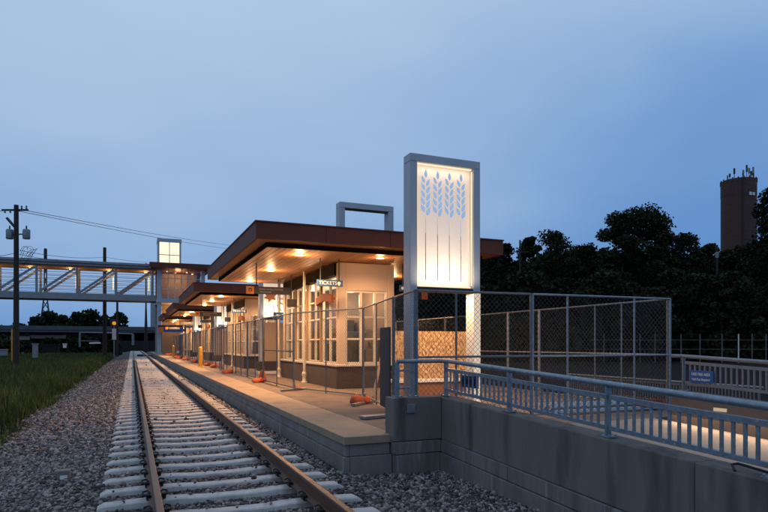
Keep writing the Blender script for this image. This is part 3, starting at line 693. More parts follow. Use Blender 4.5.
def make_kiosk(y0):
    ya, yb = y0 + 2.2, y0 + 8.8; k = thing('station_kiosk', '', 'kiosk', (KX0, ya, PZ), 'glazed station kiosks under the canopies')
    zt = SO - .02
    MB().box(KX0 - .14, KX1 - .35, ya - .2, ya - .002, PZ, 1.0).build('brick_base', M['brick'], k)
    MB().box(KX0 - .14, KX0 - .002, ya, yb, PZ, 1.0).box(KX1 + .002, KX1 + .14, ya, yb, PZ, 1.0).box(KX1 - .349, KX1 + .14, ya - .12, ya - .002, PZ, 1.0).build('brick_base', M['brick'], k)
    MB().box(KX0 - .17, KX1 + .1, ya - .23, ya - .001, 1.001, 1.06).box(KX0 - .17, KX0 - .001, ya, yb, 1.001, 1.06).build('sill', M['frame'], k, bevel=.006)
    for (a, b, c_, d) in ((KX0, KX0 + .2, ya, ya + .24), (KX1 - .2, KX1, ya, ya + .24), (KX0, KX0 + .2, yb - .24, yb), (KX1 - .2, KX1, yb - .24, yb)):
        MB().box(a, b, c_, d, PZ + .61, zt).build('pilaster', M['cream'], k, bevel=.006)
    MB().box(KX0 + .202, KX1 - .202, ya + .02, ya + .10, 3.12, zt).build('upper_panel', M['cream'], k)
    window_wall(k, 'x', ya + .04, KX0 + .203, KX1 - .203, 1.06, 3.118, (.37, .70), (2.38, 1.76))
    # side bays
    n = 4; a0 = ya + .243; g = (yb - .243 - a0) / n
    for i in range(n):
        p, q = a0 + g * i, a0 + g * (i + 1)
        window_wall(k, 'y', KX0 + .05, p + .05, q - .05, 1.06, 3.55, (.5,), (2.92, 2.38, 1.76), w=.05)
        if i: MB().box(KX0 - .01, KX0 + .14, p - .049, p + .049, 1.06, 3.55).build('mullion', M['tan'], k)
    MB().box(KX0 - .06, KX0 + .17, ya + .242, yb - .242, 3.552, zt).build('header_beam', M['reveal'], k)
    MB().box(KX0 + .202, KX1 - .202, yb - .12, yb - .04, 1.06, zt).build('back_wall', M['inner'], k)
    MB().box(KX1 - .10, KX1 - .02, ya + .242, yb - .242, PZ + .62, zt).build('rear_wall', M['inner'], k)
    MB().box(KX0 + .21, KX1 - .21, ya + .3, yb - .3, PZ + .001, PZ + .02).build('interior_floor', M['pave'], k)
    MB().box(KX0 + .22, KX1 - .22, ya + .25, yb - .25, 3.6, 3.63).build('interior_ceiling', M['white'], k)
    MB().box(KX0 + .75, KX1 - .25, ya + 1.6, ya + 1.66, PZ + .02, 2.0).box(KX0 + .42, KX0 + .75, ya + 1.9, ya + 1.94, PZ + .02, 1.7).box(KX1 - .5, KX1 - .2, ya + 2.8, ya + 3.6, PZ + .02, 2.4).build('dark_cabinet', M['blind'], k, bevel=.01)
    MB().box(KX0 + .45, KX0 + .50, ya + .9, ya + .95, PZ + .02, 3.1).box(KX0 + .95, KX0 + 1.0, ya + .9, ya + .95, PZ + .02, 3.1).box(KX0 + .501, KX0 + .949, ya + .9, ya + .95, 2.5, 2.55).build('inner_door_frame', M['white'], k)
    MB().box(KX0 + 1.05, KX0 + 1.4, ya + .75, ya + 1.2, 1.45, 1.5).box(KX0 + 1.05, KX0 + 1.4, ya + .75, ya + 1.2, 1.95, 2.0).box(KX0 + 1.1, KX0 + 1.2, ya + .85, ya + 1.0, 1.501, 1.75).box(KX0 + 1.25, KX0 + 1.38, ya + .85, ya + 1.0, 1.501, 1.68).build('shelf', M['ply'], k)
    for ly in (1.2, 3.4, 5.4): MB().box(KX0 + .5, KX0 + .9, ya + ly, ya + ly + .25, 3.57, 3.595).build('ceiling_light', M['lamp'], k)
    return k
def blade_sign(name, label, x0, x1, y, z0, z1, base_m, txt, size, parts=(), cat='sign', group=None, tx=None, rod=True, hang=SO):
    s = thing(name, label, cat, (x0, y, z0), group)
    MB().box(x0, x1, y - .03, y + .03, z0, z1).build('sign_box', base_m, s, bevel=.005)
    if rod:
        for xx in ((x0 + .1, x1 - .1) if x1 - x0 < .9 else (x0 + .12,)): MB().tube([(xx, y, z1 - .01), (xx, y, hang + .02)], .018, 8).build('hanger_rod', M['dark'], s)
    if txt: text_obj('lettering', txt, size, (tx or (x0 + x1) / 2, y - .032, (z0 + z1) / 2), Euler((pi / 2, 0, 0)), M['txt'], s, .002)
    return s
def make_signs(y0, i):
    nth = NTH[i]; out = []
    # tickets
    t = blade_sign('tickets_sign', f'blue hanging tickets sign under the {nth} canopy', 4.52, 5.24, y0 + 1.8, 3.16, 3.335, M['tblue'], 'TICKETS', .135, tx=4.82, group='hanging tickets signs')
    # bulb like emblem
    MB().tube([(5.13, y0 + 1.765, 3.25), (5.13, y0 + 1.769, 3.25)], .045, 14).build('emblem', M['txt'], t); MB().box(5.108, 5.152, y0 + 1.765, y0 + 1.769, 3.185, 3.215).build('emblem', M['txt'], t)
    w = blade_sign('wayfinding_sign', f'long charcoal wayfinding sign with orange square under the {nth} canopy', 3.13, 4.27, y0 + 3.5, 3.04, 3.25, M['dgrey'], '', 0, group='hanging wayfinding signs')
    MB().box(2.96, 3.175, y0 + 3.465, y0 + 3.535, 3.035, 3.255).build('orange_square', M['orange'], w, bevel=.004)
    MB().box(3.02, 3.115, y0 + 3.460, y0 + 3.464, 3.10, 3.20).build('emblem', M['txtd'], w); MB().box(3.045, 3.09, y0 + 3.456, y0 + 3.459, 3.12, 3.16).build('emblem', M['orange'], w)
    text_obj('lettering', 'TRAINS TO ALL STATIONS', .062, (3.66, y0 + 3.468, 3.175), Euler((pi / 2, 0, 0)), M['galvl'], w, .002, sx=.95)
    text_obj('lettering', 'Platform access', .052, (3.50, y0 + 3.468, 3.10), Euler((pi / 2, 0, 0)), M['galvl'], w, .002)
    o = thing('arched_sign', f'rust orange arched sign above a side window of the {nth} kiosk', 'sign', (KX0 - .1, y0 + 2.6, 2.8), 'arched signs on the kiosks')
    mb = MB(); nseg = 10; ya_, yb_ = y0 + 2.6, y0 + 4.1
    for k in range(nseg):
        a, b = k / nseg, (k + 1) / nseg; f = lambda q: .10 * sin(pi * q)
        y_a, y_b = ya_ + (yb_ - ya_) * a, ya_ + (yb_ - ya_) * b
        mb.hexa([(KX0 - .10, y_a, 2.78 + f(a)), (KX0 - .02, y_a, 2.78 + f(a)), (KX0 - .02, y_b, 2.78 + f(b)), (KX0 - .10, y_b, 2.78 + f(b)),
                 (KX0 - .10, y_a, 3.0 + f(a)), (KX0 - .02, y_a, 3.0 + f(a)), (KX0 - .02, y_b, 3.0 + f(b)), (KX0 - .10, y_b, 3.0 + f(b))])
    mb.build('sign_face', M['rust'], o)
    d = thing('display_screen', f'dark square display screen hanging beside the {nth} kiosk', 'screen', (4.85, y0 + 6.2, 2.9), 'hanging display screens')
    MB().box(4.78, 5.10, y0 + 6.1, y0 + 6.2, 2.86, 3.12).build('screen_case', M['dgrey'], d, bevel=.01); MB().tube([(4.92, y0 + 6.15, 3.0), (4.92, y0 + 6.15, SO + .02)], .02, 8).build('hanger_rod', M['dark'], d)
    MB().box(4.80, 5.08, y0 + 6.09, y0 + 6.099, 2.88, 3.10).build('screen_face', M['dgrey'], d)
    b = thing('platform_sign', f'small blue platform sign with white arrow by the {nth} kiosk', 'sign', (4.7, y0 + 7.6, 2.6), 'small blue platform signs')
    MB().box(4.62, 4.98, y0 + 7.55, y0 + 7.6, 2.5, 2.75).build('sign_plate', M['blue'], b, bevel=.004); MB().tube([(4.8, y0 + 7.58, 2.74), (4.8, y0 + 7.58, SO + .02)], .015, 8).build('hanger_rod', M['dark'], b)
    MB().add([(4.73, y0 + 7.546, 2.56), (4.87, y0 + 7.546, 2.625), (4.73, y0 + 7.546, 2.69), (4.73, y0 + 7.549, 2.56), (4.87, y0 + 7.549, 2.625), (4.73, y0 + 7.549, 2.69)], [(0, 1, 2), (3, 5, 4), (0, 3, 4, 1), (1, 4, 5, 2), (2, 5, 3, 0)]).build('arrow', M['txt'], b)
    for k, ly in enumerate((4.8, 8.3)):
        c = thing('canopy_post', f'slim white canopy post with flared cast base, {"front" if k == 0 else "rear"} one beside the {nth} kiosk', 'post', (5.0, y0 + ly, PZ), 'slim posts beside the kiosks')
        MB().lathe((5.0, y0 + ly, PZ), [(.045, .3), (.045, SO - PZ + .0)], 12).build('shaft', M['frame'], c, smooth=True)
        MB().lathe((5.0, y0 + ly, PZ), [(.10, 0), (.10, .04), (.065, .08), (.06, .2), (.08, .26), (.075, .32), (.05, .36)], 14).build('cast_base', M['frame'], c, smooth=True)
q_ = blade_sign('tickets_sign', 'blue hanging tickets sign right of the nearest kiosk corner, behind the pylon leg', 7.02, 7.72, Y0S[0] + 2.0, 3.12, 3.295, M['tblue'], 'TICKETS', .135, tx=7.40, group='hanging tickets signs')
MB().tube([(7.10, Y0S[0] + 1.965, 3.21), (7.10, Y0S[0] + 1.969, 3.21)], .045, 14).build('emblem', M['txt'], q_)
q_ = blade_sign('wayfinding_sign', 'charcoal wayfinding sign with small orange square seen below the wheat pylon', 7.3, 8.45, Y0S[0] + 3.5, 3.04, 3.25, M['dgrey'], '', 0, group='hanging wayfinding signs')
MB().box(8.455, 8.67, Y0S[0] + 3.465, Y0S[0] + 3.535, 3.035, 3.255).build('orange_square', M['orange'], q_, bevel=.004)
can0 = kio0 = None
for i, y0 in enumerate(Y0S):
    if i == 0: can0 = c = make_canopy(y0); kio0 = k = make_kiosk(y0)
    else: c = copy_tree(can0); c.location.y = y0; k = copy_tree(kio0); k.location.y = y0 + 2.2
    c['label'] = f'{NTH[i]} flat brown canopy with glowing wood soffit over the platform'
    k['label'] = f'{NTH[i]} glazed cream kiosk on dark brick base under its canopy'
    make_signs(y0, i)
    pw = 1.0
    LL = ((3.95, 1.4), (3.95, 4.9), (3.95, 8.4), (6.05, 1.1), (8.1, 4.9)) if i < 2 else ((3.95, 2.5), (3.95, 7.))
    for (lx, ly) in LL:
        lamp('SPOT', (lx, y0 + ly, SO - .05), (190 if lx > 5 and lx < 7 else 820) if i < 2 else 1050, WARM, .09, spot=160, blend=.7)
        lamp('POINT', (lx, y0 + ly, SO - .17), (15 if lx > 5 and lx < 7 else 42) if i < 2 else 65, WARM, .07)
    ya = y0 + 2.2
    for ly in (1.3, 4.6): lamp('POINT', (6.0, ya + ly, 2.9), 130 if i < 2 else 110, (1., .6, .3), .15)

# strand board hoarding on a planter base behind the wheat pylon
h = thing('hoarding', 'orange strand board hoarding on a brick base behind the wheat pylon', 'hoarding', (5.55, 12.6, PZ))
for (a, b) in ((5.55, 6.765), (6.77, 7.6)): MB().box(a, b, 12.60, 12.62, .80, 1.92).build('strand_board', M['osb'], h)
MB().box(5.5, 7.65, 12.5, 12.8, PZ, .72).build('base_wall', M['planter'], h)
MB().box(5.47, 7.68, 12.46, 12.82, .722, .80).build('white_cap', M['white'], h, bevel=.006)
lamp('AREA', (6.6, 11.2, 3.2), 95, WARM, .5, rot=(R(28), 0, 0))

# pile of steel pipes and orange netting beyond the ramp
pp = thing('pipe_stack', 'stack of grey pipes lying on the paving behind the ramp railing', 'pipes', (6.5, 8.5, PZ))
for k in range(6): MB().tube([(6.7 + k * .02, 8.35 + k * .11, PZ + .05 + .07 * (k % 2)), (8.6, 8.3 + k * .1, PZ + .05 + .07 * (k % 2))], .035, 8).build('pipe', M['pipe'], pp, smooth=True)
nt_ = MB()
for k in range(26):
    a = k / 25; nt_.tube([(8.62 + a * .8, 8.25, PZ + .02), (8.62 + a * .8 + .05, 8.3, PZ + .10 + .10 * abs(sin(k * 1.7))), (8.66 + a * .8, 8.5, PZ + .03)], .012, 5)
for k in range(5): nt_.tube([(8.6, 8.27 + k * .05, PZ + .05 + .02 * k), (9.0, 8.28 + k * .05, PZ + .14 - .01 * k), (9.45, 8.3 + k * .05, PZ + .06)], .012, 5)
tag(nt_.build('barrier_netting', M['bag'], None), 'crumpled orange barrier netting on the ground beside the corner fence post', 'netting')
cc = thing('cable_loop', 'short black cable loop on the near ramp wall at the picture edge', 'cable', (4.05, 3.0, .7))
MB().tube([(4.00, 2.98, .705), (4.02, 3.02, .745), (4.06, 3.0, .75), (4.10, 2.9, .73), (4.14, 2.8, .71)], .010, 8).build('cable', M['wirek'], cc, smooth=True)

# trackside bits
mk = thing('trackside_marker', 'small grey concrete marker block on the ballast left of track', 'marker', (-.9, 7.1, -.2))
v = at(64, 468, 7.6)
MB().box(v.x - .075, v.x + .075, v.y - .07, v.y + .07, -.2, .02).build('block', M['conc'], mk, bevel=.01); MB().box(v.x - .04, v.x + .045, v.y - .075, v.y - .0705, -.09, -.04).build('plate', M['white'], mk)
v = at(30, 436, 11.7); tag(MB().bar((v.x - .27, v.y, -.33), (v.x + .22, v.y + .3, -.30), .05, .03).build('timber_offcut', M['conc'], None), 'pale flat timber offcut lying at the edge of the grass', 'timber')

# ------------------------------------------------------------------ elevator tower and footbridge
TY = 80.; TX0, TX1 = 2.9, 8.7
tw = thing('lift_tower', 'steel and glass lift tower with a glowing box on top', 'tower', (TX0, TY, PZ))
for (x, y) in ((TX0, TY), (TX0, TY + 6), (TX1 - .5, TY), (TX1 - .5, TY + 6)): MB().box(x, x + .5, y, y + .5, PZ, 11.1).build('column', M['steelp'], tw, bevel=.02)
MB().box(2.0, 9.4, TY - 1.1, TY + 8, 11.1, 11.75).build('roof_slab', M['brown'], tw)
MB().box(TX0 - .1, TX1 + .1, TY - .15, TY + 6.8, 6.8, 7.35).build('floor_beam', M['steelp'], tw)
gl = MB().box(TX0 + .51, TX1 - .51, TY + .2, TY + .24, 7.36, 11.09).box(TX0 + .2, TX0 + .24, TY + .51, TY + 5.9, 7.36, 11.09); gl.build('glass_wall', M['dglass'], tw)
mb = MB()
for k in range(1, 6): x = TX0 + .5 + (TX1 - TX0 - 1) * k / 6; mb.box(x - .05, x + .05, TY + .12, TY + .19, 7.36, 11.09)
for z in (8.6, 9.9): mb.box(TX0 + .51, TX1 - .51, TY + .10, TY + .119, z - .05, z + .05)
mb.build('glazing_bars', M['frame'], tw)
MB().box(TX0 + .6, TX1 - .6, TY + 4.8, TY + 5, 7.36, 11.0).build('back_wall', M['tan'], tw)
for (a, b) in ((4.2, 1.2), (5.2, 2.4), (6.6, 1.4), (7.4, 3.0)): MB().box(a - .12, a + .12, TY + b, TY + b + .24, 10.85, 10.95).build('ceiling_lamp', M['lampb'], tw)
lamp('POINT', (5.6, TY + 2.5, 10.4), 420, WARM, .3)
b = MB().box(3.0, 3.2, TY + .6, TY + 3, 11.75, 14.55).box(5.6, 5.8, TY + .6, TY + 3, 11.75, 14.55).box(3.2, 5.6, TY + 2.8, TY + 3, 11.75, 14.55); b.build('lantern_frame', M['steelp'], tw)
MB().box(2.95, 5.85, TY + .5, TY + 3.1, 14.55, 15.0).build('lantern_roof', M['steelp'], tw)
MB().box(3.21, 5.59, TY + .7, TY + .75, 11.76, 14.54).build('lantern_glass', M['litbox'], tw)
MB().box(4.36, 4.44, TY + .6, TY + .69, 11.76, 14.54).box(3.21, 4.355, TY + .62, TY + .69, 12.9, 12.98).box(4.445, 5.59, TY + .62, TY + .69, 12.9, 12.98).build('lantern_mullion', M['grey'], tw)
# ground level lobby glow of the tower
MB().box(TX0 + .7, TX1 - .7, TY + 3.5, TY + 3.7, PZ, 6.79).build('lobby_wall', M['tan'], tw)
lamp('POINT', (5.4, TY + 1.6, 5.6), 300, WARM, .3)
MB().box(3.6, 7.6, TY - 1.6, TY - 1.5, 3.1, 3.7).build('lobby_sign', M['blue'], tw); MB().box(3.0, 3.59, TY - 1.6, TY - 1.5, 3.1, 3.7).build('lobby_sign_square', M['orange'], tw)
MB().box(3.0, 8.2, TY - 1.45, TY + .1, 3.75, 3.95).build('lobby_canopy', M['brown'], tw)

fb = thing('footbridge', 'lit steel truss footbridge crossing high over the railway', 'footbridge', (TX0, TY, 7))
BX0 = -46; by0, by1 = TY + .6, TY + 4.2
MB().box(BX0, TX0 - .12, by0 - .3, by1 + .3, 11.05, 11.35).box(BX0, TX0 - .12, by0 - .5, by1 + .5, 11.352, 11.62).build('roof', M['bridge'], fb)
MB().box(BX0, TX0 - .12, by0, by1, 10.85, 11.048).build('timber_ceiling', M['tan'], fb)
MB().box(BX0, TX0 - .12, by0 - .1, by0 + .25, 7.0, 7.75).box(BX0, TX0 - .12, by1 - .25, by1 + .1, 7.0, 7.75).build('bottom_chord', M['bridge'], fb)
MB().box(BX0, TX0 - .12, by0 + .26, by1 - .26, 7.3, 7.55).build('deck', M['conc2'], fb)
x = TX0 - .5; i = 0
while x > BX0 + 4:
    for yy in (by0, by1 - .2): MB().box(x - .12, x + .12, yy, yy + .22, 7.751, 10.849).build('truss_post', M['bridge'], fb)
    for yy in (by0 + .02, by1 - .18): MB().bar((x - 3.95, yy + .09, 7.85), (x - .2, yy + .09, 10.75), .18, .25).build('truss_diagonal', M['bridge'], fb)
    MB().box(x - .95, x - .62, by0 + 1.4, by0 + 1.6, 10.7, 10.8).build('ceiling_lamp', M['lampb'], fb)
    MB().box(x - .40, x - .33, by1 - .32, by1 - .26, 8.6, 10.2).build('wall_lamp', M['lampb'], fb)
    if x > -20: lamp('POINT', (x - .8, by0 + 1.5, 10.2), 80, WARM, .15)
    x -= 4.25
mb = MB()
for z in (8.1, 8.5, 8.9, 9.35, 9.8, 10.25): mb.box(BX0, TX0 - .15, by0 + .30, by0 + .34, z - .025, z + .025).box(BX0, TX0 - .15, by1 - .34, by1 - .30, z - .025, z + .025)
mb.build('guard_rails', M['galvl'], fb)
for x in (-38,): MB().box(x - .4, x + .4, by0 + .5, by0 + 1.2, -.5, 7.0).box(x - .4, x + .4, by1 - 1.2, by1 - .5, -.5, 7.0).build('pier', M['conc2'], fb)

# ------------------------------------------------------------------ far end: overpass, poles, equipment
ov = thing('overpass', 'long grey road overpass crossing behind the footbridge', 'overpass', (0, 172, 0))
MB().box(-260, 70, 172, 184, 4.6, 5.2).build('deck', M['parapet'], ov); MB().box(-260, 70, 171.8, 172.2, 5.2, 6.2).build('parapet', M['parapet'], ov)
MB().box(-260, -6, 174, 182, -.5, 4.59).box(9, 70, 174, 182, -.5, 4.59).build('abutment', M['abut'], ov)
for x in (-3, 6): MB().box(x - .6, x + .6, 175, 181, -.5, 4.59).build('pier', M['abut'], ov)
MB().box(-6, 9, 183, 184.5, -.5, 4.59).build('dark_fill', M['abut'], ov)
rtw = MB().box(-4.5, 9, 150, 151, -.5, 2.4); tag(rtw.build('retaining_wall', M['abut'], None), 'dark low retaining wall across the end of the track', 'wall')
o = MB().box(-5, 12, 140, 170, -.5, -.3); 
def pole(name, label, px, ytop, d, w, zb=-.46, extras=None, cat='utility pole', m='pole', xarm=None):
    b = at(px, 344, d); t = at(px, ytop, d); p = thing(name, label, cat, (b.x, b.y, zb))
    MB().tube([(b.x, b.y, zb - .3), (b.x, b.y, t.z)], [w / 2 * 1.12, w / 2 * .85], 12).build('shaft', M[m], p, smooth=True)
    return p, b, t
rt = Vector((CT, -ST, 0))  # rough across-view direction used for cross arms
p, b, t = pole('utility_pole', 'tall timber utility pole with two transformers at the left', 16.3, 205, 50, .42)
for z, w in ((210, .9),):
    q = at(16.3, z, 50); MB().bar(q - rt * 1.2, q + rt * 1.0, .12, .14).build('crossarm', M['pole'], p)
for dx, zz in ((-.95, 213), (-.5, 213), (.45, 209), (.85, 209)):
    q = at(16.3, zz, 50) + rt * dx; MB().lathe((q.x, q.y, q.z), [(.05, 0), (.09, .08), (.05, .16), (.09, .22), (.03, .3)], 8).build('insulator', M['grey'], p)
for dx, py in ((-.55, 239), (.85, 239)):
    q = at(16.3, py, 50) + rt * dx; tf = MB().lathe((q.x, q.y, q.z), [(.26, 0), (.29, .06), (.29, .72), (.25, .8)], 14).build('transformer', M['grey'], p, smooth=True)
    MB().lathe((q.x, q.y, q.z + .8), [(.06, 0), (.06, .2), (.03, .34)], 8).build('bushing', M['dark'], tf)
    MB().bar(q + Vector((0, 0, .4)), Vector((b.x, b.y, q.z + .4)), .08, .1).build('bracket', M['dark'], p)
q = at(11, 222, 50); MB().bar(q - rt * .35 + Vector((0, 0, .35)), q + rt * .3 - Vector((0, 0, .4)), .16, .18).build('cutout_switch', M['dark'], p)
mb = MB()
for k in range(5):
    c = at(24 + 1.2 * k, 250 + k, 50); r = .35 + .1 * k
    mb.tube([c + rt * (r * .8 * cos(a * pi / 10 + k) * (1 + .25 * sin(a * .7 + k * 2))) + Vector((0, .02 * a, r * (.9 + .2 * k % .5) * sin(a * pi / 10 + k * 1.3) - .1 * k)) for a in range(0, 20)], .016, 5)
mb.build('cable_coil', M['wirek'], p)
def wire(name, label, pts, r=.02, sag=.0, grp=None):
    out = []
    for (a, b_) in zip(pts[:-1], pts[1:]):
        for k in range(13):
            t_ = k / 12; v = a.lerp(b_, t_); v.z -= sag * 4 * t_ * (1 - t_); out.append(v)
    return tag(MB().tube(out, r, 5).build(name, M['wirek'], None), label, 'wire', grp)
p2, b2, t2 = pole('utility_pole', 'plain dark timber pole in the grass left of track', 104.7, 247.5, 78, .46)
p3, b3, t3 = pole('utility_pole', 'thin dark pole rising beside the yellow railway signal', 117.3, 292, 92, .34)
p4, b4, t4 = pole('utility_pole', 'distant pole seen behind the footbridge near the tower', 146, 263, 118, .3)
for s_ in (-1, 1): q = at(146 + 1.6 * s_, 352, 118); MB().tube([at(146, 305, 118), q], .14, 8).build('brace', M['pole'], p4)
p5, b5, t5 = pole('utility_pole', 'pale slim utility pole in front of the trees at centre right', 520, 240, 62, .2, -.2)
q = at(520, 252, 62); MB().bar(q - rt * .5, q + rt * .9, .08, .1).build('crossarm', M['pole'], p5)
p6, b6, t6 = pole('utility_pole', 'dark utility pole in front of the brick tower', 717, 247, 70, .26, -.2)
q = at(717, 258, 70); MB().lathe((q.x, q.y, q.z), [(.2, 0), (.22, .6), (.1, .7)], 10).build('transformer', M['grey'], p6)
farend = at(300, 252, 260)
for k, (ya_, yb_, lb) in enumerate(((209, 244, 'upper power wire sloping from the transformer pole toward the canopies'), (211, 248, 'lower power wire sloping from the transformer pole toward the canopies'))):
    wire('power_wire', lb, [at(18, ya_, 50), at(262, yb_ + 4, 190)], .026, .6)
for k, (a_, b_, lb) in enumerate(((250, 262, 'thin wire passing above the footbridge roof, upper one'), (254, 268, 'thin wire passing above the footbridge roof, lower one'))):
    wire('power_wire', lb, [at(18, a_, 50), at(104.7, (a_ + b_) / 2 + 1, 78), at(170, b_, 118)], .022, .35)
wire('power_wire', 'power wire running off the picture left of the transformer pole', [at(-40, 206, 46), at(14, 210, 50)], .024, .2)
wire('power_wire', 'low wire running off the picture left of the transformer pole', [at(-40, 256, 46), at(16, 253, 50)], .022, .2)
# lattice pylon
lt = thing('lattice_pylon', 'distant lattice power pylon behind the footbridge', 'pylon', tuple(at(45.5, 345, 230)))
c = at(45.5, 344, 230); zt = at(45.5, 249, 230).z; mb = MB(); hw0, hw1 = 2.6, .38
cor = lambda s, a, z: Vector((c.x + s * (hw0 + (hw1 - hw0) * min(1, z / (zt * .55))), c.y + a * (hw0 + (hw1 - hw0) * min(1, z / (zt * .55))), z))
levels = [0, 3, 6, 9, 12, 15, 18, 21, 24, 28, 32, zt]
for s in (-1, 1):
    for a in (-1, 1):
        for z0, z1 in zip(levels[:-1], levels[1:]): mb.bar(cor(s, a, z0), cor(s, a, z1), .3)
for z0, z1 in zip(levels[:-1], levels[1:]):
    for a in (-1, 1):
        mb.bar(cor(-1, a, z0), cor(1, a, z1), .16); mb.bar(cor(1, a, z0), cor(-1, a, z1), .16)
mb.build('lattice_body', M['dark'], lt)
for z, w in ((zt - 4, 4.4),): MB().bar((c.x - w, c.y, z), (c.x + w, c.y, z), .5, .4).build('crossarm', M['dark'], lt)
MB().box(c.x - .42, c.x + .42, c.y - .4, c.y + .6, zt - 9, zt + .2).build('mast_head', M['dark'], lt)
# railway signal
q = at(114.2, 344, 88); sgn = thing('railway_signal', 'railway signal with a glowing yellow light beside the track', 'signal', (q.x, q.y, -.4))
MB().tube([(q.x, q.y, -.5), (q.x, q.y, at(0, 326, 88).z)], .09, 8).build('mast', M['grey'], sgn)
z = at(0, 324, 88).z; MB().box(q.x - .5, q.x + .5, q.y - .02, q.y + .12, z - .65, z + .65).build('head', M['dark'], sgn, bevel=.05)
MB().tube([(q.x, q.y - .25, z + .1), (q.x, q.y - .03, z + .1)], .27, 14).build('lens', M['signal'], sgn)
for zz in (331.5, 337): z = at(0, zz, 88).z; MB().box(q.x - .28, q.x + .28, q.y - .16, q.y - .1, z - .4, z + .4).build('marker_plate', M['white'], sgn, bevel=.05)
z = at(0, 354, 88).z
def cabinet(name, label, px0, px1, y0, y1, d, m, cat='equipment cabinet'):
    a = at(px0, y0, d); b_ = at(px1, y1, d); o = thing(name, label, cat, (a.x, a.y, b_.z))
    MB().box(min(a.x, b_.x), max(a.x, b_.x), a.y, a.y + .8, b_.z, a.z).build('body', M[m], o, bevel=.04)
    MB().box(min(a.x, b_.x) - .06, max(a.x, b_.x) + .06, a.y - .06, a.y + .86, a.z + .001, a.z + .1).build('lid', M[m], o, bevel=.02)
cabinet('equipment_cabinet', 'pale upright equipment cabinet in the grass beside the transformer pole', 32.3, 37, 344.5, 358, 62, 'grey')
cabinet('equipment_cabinet', 'low pale equipment box in the grass at the far left edge', -4, 5.5, 350.5, 356, 56, 'grey')
cabinet('equipment_cabinet', 'small white marker box on a stub in the far grass', 63, 66, 344.5, 348, 70, 'white')
q = at(64.5, 350, 70); 
cabinet('track_crossing_block', 'long low grey block across the grass behind the pale cabinet', 42, 58, 345, 352, 75, 'abut', 'block')
cabinet('concrete_block', 'pale concrete barrier block far left behind the pole', 10, 28, 337, 340, 100, 'conc', 'barrier')
cabinet('concrete_block', 'long tan concrete barrier far left behind the cabinet', 31, 64, 336, 338.5, 105, 'brownconc', 'barrier')
q = at(11.9, 344, 58); tag(MB().tube([(q.x, q.y, -.5), (q.x, q.y, at(0, 329, 58).z)], .06, 8).build('marker_post', M['yellow'], None), 'thin yellow marker post left of the transformer pole', 'post')
gf = thing('pipe_gantry', 'pale pipe gantry frame standing in the far grass', 'gantry', tuple(at(79.5, 346, 95)))
a0, a1, a2 = at(79.8, 332.5, 95), at(79.8, 347, 95), at(133, 334, 120)
MB().tube([a1, a0], .13, 8).build('upright', M['grey'], gf); MB().tube([a0, at(103, 332.8, 100), a2], .09, 8).build('beam', M['grey'], gf); MB().tube([at(133, 345, 120), a2], .24, 8).build('upright', M['grey'], gf)
MB().tube([at(80, 341, 95), at(99, 341.5, 97)], .1, 8).build('lower_beam', M['brownconc'], gf)
tag(MB().tube([at(89.5, 343.4, 90), at(100.5, 343.2, 90)], .12, 8).build('lying_pipe', M['white'], None), 'white pipe lying in the far grass near the gantry', 'pipe')
# water tank tower next to the lift tower far away
q = at(154, 344, 180); tk = thing('storage_silo', 'pale distant silo beside the lift tower', 'silo', (q.x, q.y, 0))
MB().lathe((q.x, q.y, 0), [(1.0, 0), (1.0, 14), (.8, 14.5)], 14).build('shell', M['grey'], tk, smooth=True)

# ------------------------------------------------------------------ brick tower
bc = at(738.5, 344, 100); r = 15.7 / 597.3 * 100
bt = thing('brick_tower', 'round dark brick tower with antennas above the trees', 'tower', (bc.x, bc.y, 0))
zt = at(0, 181, 100).z
MB().lathe((bc.x, bc.y, -.5), [(r * 1.02, 0), (r, 3), (r, zt - 2.2)], 40).build('shaft', M['tbrick'], bt, smooth=True)
mb = MB().lathe((bc.x, bc.y, 0), [(r * 1.0, zt - 2.75), (r * 1.012, zt - 2.6), (r * 1.012, zt - .1), (r * .97, zt)], 40)
for k in range(20): a = 2 * pi * k / 20; mb.lathe((bc.x + r * cos(a), bc.y + r * sin(a), zt - .6), [(.10, 0), (.10, .75 + (k % 5 == 0) * .5)], 6)
mb.build('parapet', M['tbrick'], bt)
for k, (a, h_) in enumerate(((200, 2.6), (235, 1.9), (250, 3.1), (262, 2.4), (275, 1.7), (300, 3.0), (315, 2.4), (340, 1.6), (180, 1.5))):
    x, y = bc.x + r * .8 * cos(R(a)), bc.y + r * .8 * sin(R(a))
    MB().tube([(x, y, zt - .2), (x, y, zt + h_ * .6)], .05, 6).box(x - .11, x + .11, y - .1, y + .1, zt + h_ * .3, zt + h_ * .66).build('antenna', M['grey' if k % 2 else 'dark'], bt)
for a in (228, 232): MB().tube([(bc.x + (r + .15) * cos(R(a)), bc.y + (r + .15) * sin(R(a)), 4), (bc.x + (r + .15) * cos(R(a)), bc.y + (r + .15) * sin(R(a)), zt + .6)], .05, 6).build('ladder_rail', M['dark'], bt)
for a in (255, 268): x, y = bc.x + (r + .1) * cos(R(a)), bc.y + (r + .1) * sin(R(a)); MB().box(x - .2, x + .2, y - .05, y + .1, zt - 3, zt - 2.5).build('dish', M['white'], bt)

